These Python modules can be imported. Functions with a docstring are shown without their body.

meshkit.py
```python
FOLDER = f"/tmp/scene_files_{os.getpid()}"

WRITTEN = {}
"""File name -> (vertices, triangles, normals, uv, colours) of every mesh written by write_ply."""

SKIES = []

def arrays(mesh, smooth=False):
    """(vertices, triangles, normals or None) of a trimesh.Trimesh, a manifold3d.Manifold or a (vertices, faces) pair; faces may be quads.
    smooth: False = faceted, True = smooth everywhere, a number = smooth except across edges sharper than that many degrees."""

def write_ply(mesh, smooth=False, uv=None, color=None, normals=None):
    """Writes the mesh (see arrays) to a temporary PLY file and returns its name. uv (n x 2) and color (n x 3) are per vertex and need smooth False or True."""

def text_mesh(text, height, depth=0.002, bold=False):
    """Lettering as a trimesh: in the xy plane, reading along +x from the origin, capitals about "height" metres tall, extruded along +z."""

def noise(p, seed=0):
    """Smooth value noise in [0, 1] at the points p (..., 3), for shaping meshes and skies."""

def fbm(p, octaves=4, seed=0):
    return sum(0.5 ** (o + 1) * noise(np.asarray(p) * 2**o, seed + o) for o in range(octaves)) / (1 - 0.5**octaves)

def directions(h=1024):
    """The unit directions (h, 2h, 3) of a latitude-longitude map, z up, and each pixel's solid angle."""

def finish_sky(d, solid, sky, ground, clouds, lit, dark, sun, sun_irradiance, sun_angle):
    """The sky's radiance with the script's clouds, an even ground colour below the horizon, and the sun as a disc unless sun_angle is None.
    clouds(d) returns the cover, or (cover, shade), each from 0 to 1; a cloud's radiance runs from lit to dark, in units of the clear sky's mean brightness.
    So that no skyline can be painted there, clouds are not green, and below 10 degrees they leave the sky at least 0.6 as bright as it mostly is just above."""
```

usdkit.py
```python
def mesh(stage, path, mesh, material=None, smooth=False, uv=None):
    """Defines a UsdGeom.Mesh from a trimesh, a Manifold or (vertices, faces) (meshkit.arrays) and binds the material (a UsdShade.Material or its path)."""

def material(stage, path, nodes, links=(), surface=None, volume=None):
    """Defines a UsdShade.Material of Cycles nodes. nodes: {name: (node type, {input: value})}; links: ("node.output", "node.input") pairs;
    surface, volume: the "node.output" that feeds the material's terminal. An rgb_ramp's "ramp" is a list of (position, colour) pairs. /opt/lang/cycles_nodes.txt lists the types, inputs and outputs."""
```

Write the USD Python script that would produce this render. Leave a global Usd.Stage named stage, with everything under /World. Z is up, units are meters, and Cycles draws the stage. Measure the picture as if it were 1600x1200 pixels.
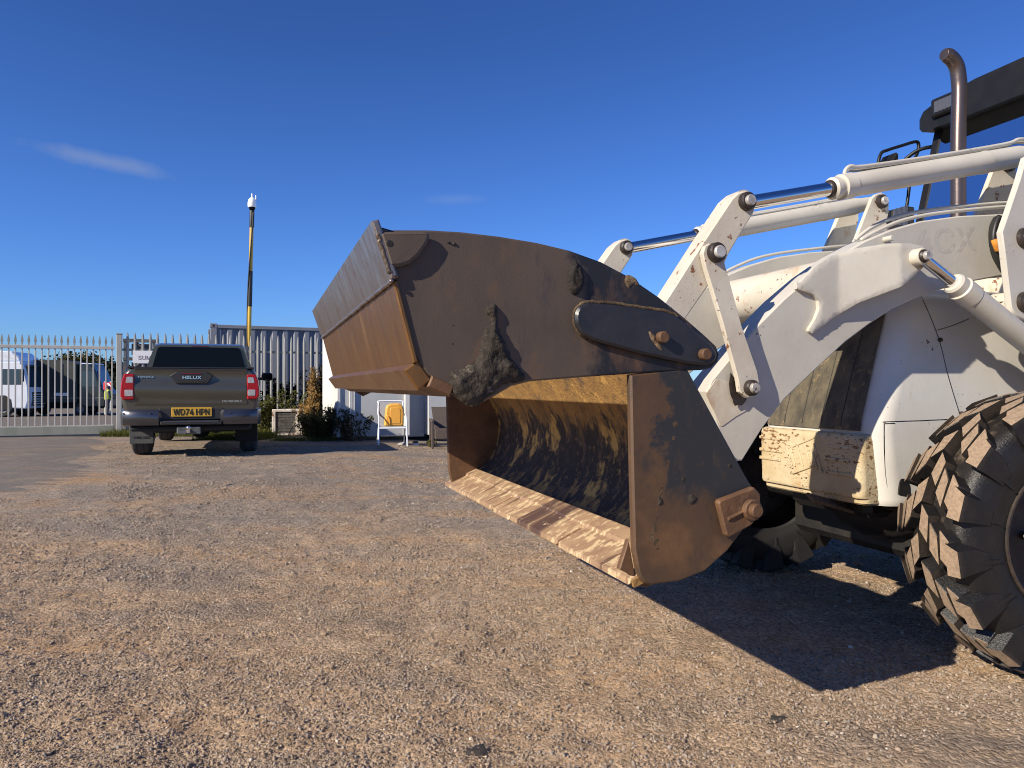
import math, random
import numpy as np, trimesh, usdkit
from meshkit import text_mesh, noise, fbm
from pxr import Usd, UsdGeom, UsdLux, UsdShade, Gf, Sdf, Vt
from shapely.geometry import Polygon, Point, LineString
from scipy.spatial import Delaunay

stage = Usd.Stage.CreateInMemory()
UsdGeom.SetStageUpAxis(stage, UsdGeom.Tokens.z)
UsdGeom.SetStageMetersPerUnit(stage, 1.0)
UsdGeom.Xform.Define(stage, '/World')
UsdGeom.Scope.Define(stage, '/World/Looks')
PI = math.pi
rng = np.random.default_rng(11)

# ---------------------------------------------------------------- camera, sky, sun
CAM_H, F_PX, HORIZON = 1.15, 1130.0, 604.0
cam = UsdGeom.Camera.Define(stage, '/World/camera')
cam.CreateHorizontalApertureAttr(36.0)
cam.CreateVerticalApertureAttr(27.0)
cam.CreateFocalLengthAttr(36.0 * F_PX / 1600)
cam.CreateVerticalApertureOffsetAttr(0.0)
cam.CreateClippingRangeAttr(Gf.Vec2f(0.05, 3000))
cam.AddTranslateOp().Set(Gf.Vec3d(0, 0, CAM_H))
cam.AddRotateXOp().Set(90.0 + math.degrees(math.atan((HORIZON - 600) / F_PX)))
cam.CreateExposureAttr(0.62)

SUN_AZ = np.array([-0.782, -0.623]); SUN_EL = math.radians(29.0)
SUN_AZ = SUN_AZ / np.linalg.norm(SUN_AZ)
sun_dir = np.array([SUN_AZ[0] * math.cos(SUN_EL), SUN_AZ[1] * math.cos(SUN_EL), math.sin(SUN_EL)])
sky_rot = math.atan2(SUN_AZ[0], SUN_AZ[1])

sun = UsdLux.DistantLight.Define(stage, '/World/sun')
sun.CreateNormalizeAttr(True); sun.CreateIntensityAttr(1.25); sun.CreateAngleAttr(0.5)
sun.CreateColorAttr(Gf.Vec3f(1.0, 0.90, 0.755))
q = Gf.Rotation(Gf.Vec3d(0, 0, 1), Gf.Vec3d(*map(float, sun_dir)))
sun.AddTransformOp().Set(Gf.Matrix4d().SetRotate(q))

sky = UsdLux.DomeLight.Define(stage, '/World/sky')
def sky_way(px, py):
    v = np.array([(px - 800) / F_PX, 1.0, (HORIZON - py) / F_PX]); return v / np.linalg.norm(v)
skyN = {'tc': ('texture_coordinate', {}),
    's': ('sky_texture', {'sky_type': 'single_scattering', 'sun_disc': False, 'sun_elevation': SUN_EL, 'sun_rotation': sky_rot,
                          'altitude': 0.0, 'air_density': 1.15, 'aerosol_density': 0.05, 'ozone_density': 3.0}),
    'h': ('mix_color', {'blend_type': 'multiply', 'fac': 1.0, 'b': (0.36, 0.635, 1.27), 'use_clamp': False}),
    'n1': ('noise_texture', {'scale': 26.0, 'detail': 6.0, 'roughness': 0.62}),
    'bg': ('background_shader', {'strength': 0.060})}
skyN.update({'sz': ('separate_xyz', {}), 'gr': ('map_range', {'from_min': 0.0, 'from_max': 0.42, 'to_min': 1.42, 'to_max': 0.97, 'clamp': True}), 'gm': ('hsv', {'hue': 0.5, 'saturation': 1.0, 'fac': 1.0})})
skyL = [('s.color', 'h.a'), ('tc.generated', 'n1.vector'), ('tc.generated', 'sz.vector'), ('sz.z', 'gr.value'), ('h.result', 'gm.color'), ('gr.result', 'gm.value')]
col = 'gm.color'
# two thin wisps of cirrus, each an ellipse of broken cloud round its own direction in the sky
for i, (p, q_, hw, op) in enumerate((((60, 228), (255, 272), 0.009, 0.34), ((668, 312), (752, 310), 0.006, 0.13))):
    A, B = sky_way(*p), sky_way(*q_); c = (A + B) / 2; u = B - A; hl = np.linalg.norm(u) / 2; u /= 2 * hl; v = np.cross(c, u); v /= np.linalg.norm(v)
    skyN.update({f'dc{i}': ('vector_math', {'math_type': 'subtract', 'vector2': tuple(c)}), f'du{i}': ('vector_math', {'math_type': 'dot_product', 'vector2': tuple(u / hl)}),
        f'dv{i}': ('vector_math', {'math_type': 'dot_product', 'vector2': tuple(v / hw)}), f'cx{i}': ('combine_xyz', {'z': 0.0}), f'ln{i}': ('vector_math', {'math_type': 'length'}),
        f'nn{i}': ('math', {'math_type': 'multiply_add', 'value2': 1.6, 'value3': -0.8}), f'ad{i}': ('math', {'math_type': 'add'}),
        f'df{i}': ('vector_math', {'math_type': 'dot_product', 'vector2': tuple(c)}), f'fr{i}': ('math', {'math_type': 'greater_than', 'value2': 0.8}),
        f'mr{i}': ('map_range', {'from_min': 1.35, 'from_max': 0.0, 'to_min': 0.0, 'to_max': op, 'clamp': True}), f'fm{i}': ('math', {'math_type': 'multiply'}),
        f'mx{i}': ('mix_color', {'b': (4.4, 4.8, 5.6), 'use_clamp': False})})
    skyL += [('tc.generated', f'dc{i}.vector1'), (f'dc{i}.vector', f'du{i}.vector1'), (f'dc{i}.vector', f'dv{i}.vector1'), (f'du{i}.value', f'cx{i}.x'), (f'dv{i}.value', f'cx{i}.y'),
        (f'cx{i}.vector', f'ln{i}.vector1'), ('n1.fac', f'nn{i}.value1'), (f'ln{i}.value', f'ad{i}.value1'), (f'nn{i}.value', f'ad{i}.value2'), (f'ad{i}.value', f'mr{i}.value'),
        ('tc.generated', f'df{i}.vector1'), (f'df{i}.value', f'fr{i}.value1'), (f'mr{i}.result', f'fm{i}.value1'), (f'fr{i}.value', f'fm{i}.value2'), (f'fm{i}.value', f'mx{i}.fac'), (col, f'mx{i}.a')]
    col = f'mx{i}.result'
skyL.append((col, 'bg.color'))
skymat = usdkit.material(stage, '/World/Looks/sky_look', skyN, skyL, surface='bg.background')
UsdShade.MaterialBindingAPI.Apply(sky.GetPrim()).Bind(skymat)
sky.GetPrim().SetCustomDataByKey('kind', 'structure')

# ---------------------------------------------------------------- scene helpers
used = {}
def path_for(name, parent):
    base = parent.GetPath().pathString if parent is not None else '/World'
    k = (base, name); i = used.get(k, 0); used[k] = i + 1
    return f'{base}/{name}' + (f'_{i:03d}' if i else '')
def tag(p, label=None, cat=None, group=None, kind=None):
    for k, v in (('label', label), ('category', cat), ('group', group), ('kind', kind)):
        if v: p.SetCustomDataByKey(k, v)
    return p
def ob(name, mesh, mat, parent=None, smooth=32, label=None, kind=None, cat=None, group=None):
    m = usdkit.mesh(stage, path_for(name, parent), mesh, mat, smooth=smooth)
    return tag(m.GetPrim(), label, cat, group, kind)
def thing(name, label, cat, loc=(0, 0, 0), rz=0.0, group=None, parent=None):
    x = UsdGeom.Xform.Define(stage, path_for(name, parent))
    x.AddTranslateOp().Set(Gf.Vec3d(*map(float, loc)))
    if rz: x.AddRotateZOp().Set(float(rz))
    return tag(x.GetPrim(), label, cat, group)
def part_xf(name, parent, loc=(0, 0, 0), rz=0.0, label=None):
    x = UsdGeom.Xform.Define(stage, path_for(name, parent))
    x.AddTranslateOp().Set(Gf.Vec3d(*map(float, loc)))
    if rz: x.AddRotateZOp().Set(float(rz))
    return tag(x.GetPrim(), label)
def copy_of(root, loc, rz=0.0, label=None, group=None):
    was = root.GetCustomData()
    r = thing(root.GetName().rstrip('0123456789').rstrip('_'), label or was.get('label'), was.get('category'), loc, rz, group or was.get('group'))
    r.GetReferences().AddInternalReference(root.GetPath()); r.SetInstanceable(True)
    return r

# ---------------------------------------------------------------- mesh helpers
cat = lambda ms: trimesh.util.concatenate([m for m in ms if m is not None])
def box(x0, x1, y0, y1, z0, z1, bev=0.0):
    x0, x1 = min(x0, x1), max(x0, x1); y0, y1 = min(y0, y1), max(y0, y1); z0, z1 = min(z0, z1), max(z0, z1)
    if not bev:
        m = trimesh.creation.box((x1 - x0, y1 - y0, z1 - z0)); m.apply_translation(((x0 + x1) / 2, (y0 + y1) / 2, (z0 + z1) / 2)); return m
    b = min(bev, 0.49 * min(x1 - x0, y1 - y0, z1 - z0)); P = []
    for x, dx in ((x0, b), (x1, -b)):
        for y, dy in ((y0, b), (y1, -b)):
            for z, dz in ((z0, b), (z1, -b)):
                P += [(x, y + dy, z + dz), (x + dx, y, z + dz), (x + dx, y + dy, z)]
    return trimesh.convex.convex_hull(np.array(P))
def ccw(p):
    p = np.asarray(p, float)
    a = np.sum(p[:, 0] * np.roll(p[:, 1], -1) - np.roll(p[:, 0], -1) * p[:, 1])
    return p if a > 0 else p[::-1]
def clean(p, eps=1e-4):
    p = np.asarray(p, float)
    keep = np.linalg.norm(p - np.roll(p, 1, 0), axis=1) > eps
    return p[keep]
def prism(poly, h0, h1, bev=0.0):
    """polygon (n,2) extruded along +z from h0 to h1, with chamfered rims"""
    p = ccw(clean(poly)); n = len(p)
    if h1 < h0: h0, h1 = h1, h0
    if bev:
        e0 = p - np.roll(p, 1, 0); e1 = np.roll(p, -1, 0) - p
        n0 = np.stack([-e0[:, 1], e0[:, 0]], 1) / np.linalg.norm(e0, axis=1)[:, None]
        n1 = np.stack([-e1[:, 1], e1[:, 0]], 1) / np.linalg.norm(e1, axis=1)[:, None]
        bis = n0 + n1; L = np.maximum((bis * bis).sum(1), 0.6)
        inn = p + bis * (2 * bev / L)[:, None]
        rings = [(inn, h0), (p, h0 + bev), (p, h1 - bev), (inn, h1)]
    else:
        rings = [(p, h0), (p, h1)]; inn = p
    V = np.vstack([np.c_[r, np.full(n, h)] for r, h in rings]); Fc = []
    for k in range(len(rings) - 1):
        for i in range(n):
            j = (i + 1) % n; a, b_, c, d = k * n + i, k * n + j, (k + 1) * n + j, (k + 1) * n + i
            Fc += [(a, b_, c), (a, c, d)]
    v2, f2 = trimesh.creation.triangulate_polygon(Polygon(inn), engine='earcut')
    # map the cap's vertices back to the ring
    idx = [int(np.argmin(((inn - v) ** 2).sum(1))) for v in v2]
    top = (len(rings) - 1) * n
    for t in f2:
        a, b_, c = (idx[i] for i in t)
        ar = np.cross(inn[b_] - inn[a], inn[c] - inn[a])
        if ar < 0: b_, c = c, b_
        Fc += [(top + a, top + b_, top + c), (a, c, b_)]
    return trimesh.Trimesh(V, Fc, process=False)
def smooth_curve(pts, closed=False, k=6):
    """Catmull-Rom through the points"""
    P = np.asarray(pts, float); n = len(P); out = []
    rngi = range(n) if closed else range(n - 1)
    for i in rngi:
        p0, p1, p2, p3 = (P[(i + d) % n] if closed else P[min(max(i + d, 0), n - 1)] for d in (-1, 0, 1, 2))
        for t in np.arange(k) / k:
            out.append(0.5 * ((2 * p1) + (-p0 + p2) * t + (2 * p0 - 5 * p1 + 4 * p2 - p3) * t * t + (-p0 + 3 * p1 - 3 * p2 + p3) * t ** 3))
    if not closed: out.append(P[-1])
    return np.array(out)
def rounded(poly, r, res=4):
    g = Polygon(poly).buffer(-r, quad_segs=res).buffer(r, quad_segs=res).simplify(0.0006)
    g = max(getattr(g, 'geoms', [g]), key=lambda a: a.area)
    return np.array(g.exterior.coords)[:-1]
def tube(pts, r, sides=10, curve=0, caps=True):
    P = np.asarray(pts, float)
    if curve: P = smooth_curve(P, k=curve)
    n = len(P); T = np.gradient(P, axis=0); T /= np.maximum(np.linalg.norm(T, axis=1)[:, None], 1e-9)
    R = np.full(n, r) if np.ndim(r) == 0 else np.interp(np.linspace(0, 1, n), np.linspace(0, 1, len(r)), r)
    up = np.array([0, 0, 1.0]) if abs(T[0][2]) < 0.9 else np.array([1.0, 0, 0])
    V, Fc = [], []
    a = np.cross(T[0], up); a /= np.linalg.norm(a)
    for i in range(n):
        a = a - T[i] * (a @ T[i]); a /= np.linalg.norm(a); b = np.cross(T[i], a)
        for k in range(sides):
            t = 2 * PI * k / sides; V.append(P[i] + R[i] * (a * math.cos(t) + b * math.sin(t)))
    for i in range(n - 1):
        for k in range(sides):
            j = (k + 1) % sides; Fc += [(i * sides + k, i * sides + j, (i + 1) * sides + j), (i * sides + k, (i + 1) * sides + j, (i + 1) * sides + k)]
    if caps:
        V += [P[0], P[-1]]; c0, c1 = n * sides, n * sides + 1
        for k in range(sides):
            j = (k + 1) % sides; Fc += [(c0, j, k), (c1, (n - 1) * sides + k, (n - 1) * sides + j)]
    return trimesh.Trimesh(np.array(V), Fc, process=False)
def lathe(p0, p1, prof, sides=28):
    """prof: (distance along the axis, radius) pairs from p0 towards p1"""
    p0, p1 = np.asarray(p0, float), np.asarray(p1, float); d = (p1 - p0) / np.linalg.norm(p1 - p0)
    up = np.array([0, 0, 1.0]) if abs(d[2]) < 0.9 else np.array([1.0, 0, 0])
    a = np.cross(d, up); a /= np.linalg.norm(a); b = np.cross(d, a); V, Fc = [], []
    for t, r in prof:
        for k in range(sides):
            w = 2 * PI * k / sides; V.append(p0 + d * t + max(r, 1e-5) * (a * math.cos(w) + b * math.sin(w)))
    for i in range(len(prof) - 1):
        for k in range(sides):
            j = (k + 1) % sides; Fc += [(i * sides + k, i * sides + j, (i + 1) * sides + j), (i * sides + k, (i + 1) * sides + j, (i + 1) * sides + k)]
    return trimesh.Trimesh(np.array(V), Fc, process=False)
def cyl(p0, p1, r, sides=24, bev=0.0):
    L = float(np.linalg.norm(np.asarray(p1, float) - np.asarray(p0, float)))
    b = bev or min(0.15 * r, 0.1 * L)
    return lathe(p0, p1, [(0, 0), (0, r - b), (b, r), (L - b, r), (L, r - b), (L, 0)], sides)
def loft(rings, closed=True, cap=True):
    R = [np.asarray(r, float) for r in rings]; n = len(R[0]); V = np.vstack(R); Fc = []
    for k in range(len(R) - 1):
        for i in range(n if closed else n - 1):
            j = (i + 1) % n; Fc += [(k * n + i, k * n + j, (k + 1) * n + j), (k * n + i, (k + 1) * n + j, (k + 1) * n + i)]
    if cap and closed:
        for k, flip in ((0, True), (len(R) - 1, False)):
            c = len(V); V = np.vstack([V, R[k].mean(0)])
            for i in range(n):
                j = (i + 1) % n; Fc.append((c, k * n + j, k * n + i) if flip else (c, k * n + i, k * n + j))
    m = trimesh.Trimesh(V, Fc, process=False)
    return m
def xform(m, M):
    m = m.copy(); m.apply_transform(M); return m
def sheet(poly, step, fn, seed=0):
    """a fine sheet over the polygon; fn(x, y, edge distance) gives its height"""
    P = Polygon(poly); x0, y0, x1, y1 = P.bounds; r = np.random.default_rng(seed)
    gx, gy = np.meshgrid(np.arange(x0, x1, step), np.arange(y0, y1, step))
    pts = np.c_[gx.ravel(), gy.ravel()] + r.uniform(-.3, .3, (gx.size, 2)) * step
    import shapely
    ins = shapely.contains_xy(P.buffer(-step * .5), pts[:, 0], pts[:, 1]); pts = pts[ins]
    ring = P.exterior; m = max(12, int(ring.length / step))
    edge = np.array([ring.interpolate(i / m, normalized=True).coords[0] for i in range(m)])
    allp = np.vstack([pts, edge]); t = Delaunay(allp).simplices
    c = allp[t].mean(1); t = t[shapely.contains_xy(P, c[:, 0], c[:, 1])]
    d = shapely.distance(shapely.points(allp), ring)
    h = fn(allp[:, 0], allp[:, 1], d); d1, d2 = allp[t[:, 1]] - allp[t[:, 0]], allp[t[:, 2]] - allp[t[:, 0]]
    fl = d1[:, 0] * d2[:, 1] - d1[:, 1] * d2[:, 0] < 0
    t[fl] = t[fl][:, ::-1]
    return np.c_[allp, h], t

# ---------------------------------------------------------------- materials
def mat(name, base, var=None, vscale=6.0, vstretch=(1, 1, 1), spots=None, rough=0.5, rvar=0.0, metal=0.0, bump=None, spec=0.5, coat=0.0, dust=None, random_tint=0.0):
    """A painted, rusty or dusty surface: base colour mixed with var by soft noise, and chips or stains (colour, scale, threshold, mask scale)."""
    N = {'tc': ('texture_coordinate', {}), 'p': ('principled_bsdf', {'roughness': rough, 'metallic': metal, 'specular_ior_level': spec, 'coat_weight': coat})}
    L = []; col = None
    N['mp'] = ('mapping', {'mapping_type': 'point', 'scale': vstretch}); L.append(('tc.object', 'mp.vector'))
    if var is not None:
        N['n'] = ('noise_texture', {'scale': vscale, 'detail': 6.0, 'roughness': 0.62}); L.append(('mp.vector', 'n.vector'))
        N['r'] = ('map_range', {'from_min': 0.36, 'from_max': 0.64, 'to_min': 0.0, 'to_max': 1.0, 'clamp': True}); L.append(('n.fac', 'r.value'))
        N['m'] = ('mix_color', {'a': base, 'b': var}); L.append(('r.result', 'm.fac')); col = 'm.result'
        if rvar:
            N['rr'] = ('map_range', {'from_min': 0.3, 'from_max': 0.7, 'to_min': rough - rvar, 'to_max': rough + rvar, 'clamp': True})
            L += [('n.fac', 'rr.value'), ('rr.result', 'p.roughness')]
    for i, sp in enumerate(spots or []):
        c, sc, th, msc = sp[:4]; st = sp[4] if len(sp) > 4 else (1, 1, 1); soft = sp[5] if len(sp) > 5 else 0.03
        N[f'sm{i}'] = ('mapping', {'mapping_type': 'point', 'scale': st, 'location': (3.1 * i, 1.7 * i, 0.4 * i)}); L.append(('tc.object', f'sm{i}.vector'))
        N[f'sn{i}'] = ('noise_texture', {'scale': sc, 'detail': 4.0, 'roughness': 0.6}); L.append((f'sm{i}.vector', f'sn{i}.vector'))
        N[f'sk{i}'] = ('noise_texture', {'scale': msc, 'detail': 3.0}); L.append((f'sm{i}.vector', f'sk{i}.vector'))
        N[f'sa{i}'] = ('math', {'math_type': 'multiply_add', 'value2': 0.55, 'value3': -0.275}); L.append((f'sk{i}.fac', f'sa{i}.value1'))
        N[f'sb{i}'] = ('math', {'math_type': 'add'}); L += [(f'sn{i}.fac', f'sb{i}.value1'), (f'sa{i}.value', f'sb{i}.value2')]
        N[f'sr{i}'] = ('map_range', {'from_min': th, 'from_max': th + soft, 'to_min': 0.0, 'to_max': 1.0, 'clamp': True}); L.append((f'sb{i}.value', f'sr{i}.value'))
        N[f'sc{i}'] = ('mix_color', {'a': base, 'b': c}); L.append((f'sr{i}.result', f'sc{i}.fac'))
        if col: L.append((col, f'sc{i}.a'))
        col = f'sc{i}.result'
    if random_tint:
        N['oi'] = ('object_info', {}); N['rv'] = ('map_range', {'from_min': 0.0, 'from_max': 1.0, 'to_min': 1 - random_tint, 'to_max': 1 + random_tint})
        N['hs'] = ('hsv', {'hue': 0.5, 'saturation': 1.0, 'value': 1.0, 'fac': 1.0, 'color': base}); L += [('oi.random', 'rv.value'), ('rv.result', 'hs.value')]
        if col: L.append((col, 'hs.color'))
        col = 'hs.color'
    if col: L.append((col, 'p.base_color'))
    else: N['p'][1]['base_color'] = base
    if bump:
        bs, bd = bump[:2]; bst = bump[2] if len(bump) > 2 else (1, 1, 1)
        N['bm'] = ('mapping', {'mapping_type': 'point', 'scale': bst}); L.append(('tc.object', 'bm.vector'))
        N['bn'] = ('noise_texture', {'scale': bs, 'detail': 5.0, 'roughness': 0.6}); L.append(('bm.vector', 'bn.vector'))
        N['b'] = ('bump', {'strength': 1.0, 'distance': bd}); L += [('bn.fac', 'b.height'), ('b.normal', 'p.normal')]
    return usdkit.material(stage, f'/World/Looks/{name}', N, L, surface='p.BSDF')

RUST, DARKRUST = (0.20, 0.085, 0.035), (0.06, 0.028, 0.016)
W = {}
W['white'] = mat('white_paint', (0.505, 0.477, 0.410), (0.435, 0.405, 0.345), 3.0, rough=0.42, rvar=0.08, bump=(45, 0.0006), spec=0.5,
                 spots=[(DARKRUST, 60, 0.735, 5.0), ((0.36, 0.25, 0.13), 9, 0.74, 2.5, (1, 1, 0.5), 0.12)])
W['white_rust'] = mat('rust_stained_white', (0.55, 0.50, 0.41), (0.46, 0.38, 0.27), 5.0, rough=0.5, bump=(40, 0.001), spots=[((0.36, 0.20, 0.08), 6, 0.54, 2.5, (1, 1, .6), 0.14), (DARKRUST, 26, 0.62, 4.0, (1, 1, 1), 0.04)])
W['hoodwhite'] = mat('hood_white_paint', (0.60, 0.575, 0.515), (0.53, 0.505, 0.45), 3.0, rough=0.40, rvar=0.08, bump=(45, 0.0006), spots=[(DARKRUST, 60, 0.72, 5.0), ((0.40, 0.28, 0.15), 9, 0.72, 2.5, (1, 1, 0.5), 0.12)])
W['white_chip'] = mat('chipped_white_paint', (0.56, 0.515, 0.425), (0.48, 0.425, 0.335), 4.0, rough=0.45, bump=(40, 0.0010),
                 spots=[((0.40, 0.26, 0.12), 7, 0.60, 2.5, (1, 1, 0.5), 0.14), (RUST, 26, 0.655, 4.0, (1, 1, 1), 0.04), (DARKRUST, 55, 0.70, 5.0)])
W['nose'] = mat('rusty_cast_nose', (0.50, 0.42, 0.27), (0.42, 0.32, 0.175), 5.0, rough=0.6, bump=(22, 0.006),
                 spots=[((0.42, 0.24, 0.09), 7, 0.60, 2.0, (1, 1, 1), 0.14), ((0.16, 0.08, 0.03), 42, 0.605, 5.0, (1, 0.6, 1.5), 0.05), (DARKRUST, 75, 0.665, 6.0, (1, 0.7, 1.3), 0.03)])
W['grease'] = mat('black_grease', (0.016, 0.012, 0.010), (0.035, 0.024, 0.018), 20, rough=0.45, bump=(35, 0.004))
W['chrome'] = mat('chromed_rod', (0.72, 0.72, 0.74), rough=0.08, metal=1.0)
W['pinsteel'] = mat('pin_steel', (0.50, 0.48, 0.45), (0.30, 0.27, 0.24), 30, rough=0.4, metal=0.3, bump=(60, 0.001), spots=[(DARKRUST, 40, 0.66, 9)])
W['black'] = mat('black_plastic', (0.0075, 0.0075, 0.008), (0.011, 0.011, 0.011), 9, rough=0.42, spec=0.28, bump=(180, 0.0005))
W['dark'] = mat('dark_machinery', (0.006, 0.006, 0.006), (0.020, 0.016, 0.012), 7, rough=0.6, bump=(30, 0.004))
W['rubber'] = mat('hose_rubber', (0.013, 0.013, 0.013), rough=0.5)
W['exhaust'] = mat('exhaust_steel', (0.13, 0.098, 0.085), (0.085, 0.062, 0.052), 6, (1, 1, 0.3), rough=0.34, rvar=0.05, metal=0.75, bump=(90, 0.0004))
W['grille'] = mat('dusty_grille', (0.115, 0.095, 0.060), (0.050, 0.043, 0.031), 16, (1, 1, 0.5), rough=0.85,
                  spots=[((0.20, 0.145, 0.075), 30, 0.56, 4.0, (1, 1, 1), 0.14)], bump=(140, 0.002, (0.4, 0.4, 3)))
W['mud'] = mat('dried_mud', (0.052, 0.043, 0.035), (0.024, 0.020, 0.017), 34, rough=0.95, bump=(110, 0.006), spots=[((0.11, 0.09, 0.07), 70, 0.62, 9, (1, 1, 1), 0.08)], spec=0.2)
W['mud_black'] = mat('black_mud', (0.014, 0.012, 0.011), (0.030, 0.024, 0.020), 40, rough=0.9, bump=(110, 0.006), spec=0.3)
W['mud_tan'] = mat('tan_mud', (0.20, 0.14, 0.085), (0.11, 0.075, 0.045), 40, rough=0.95, bump=(90, 0.006), spec=0.2)

W['mud_line'] = mat('dull_mud_line', (0.13, 0.088, 0.050), (0.055, 0.038, 0.026), 22, rough=0.95, bump=(120, 0.004), spec=0.2)

# ---------------------------------------------------------------- ground
def terrain(x, y):
    x, y = np.asarray(x, float), np.asarray(y, float)
    ss = lambda a, b, t: (lambda u: u * u * (3 - 2 * u))(np.clip((t - a) / (b - a), 0, 1))
    left = ss(-0.5, -3.0, x)
    z = 0.125 * ss(5, 9.5, y) * (1 - 0.55 * ss(12.5, 16.5, y)) * left
    z = z - 0.56 * ss(17.5, 38, y)
    return z
GROUND_TOP = lambda x, y: float(terrain(x, y))

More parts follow.
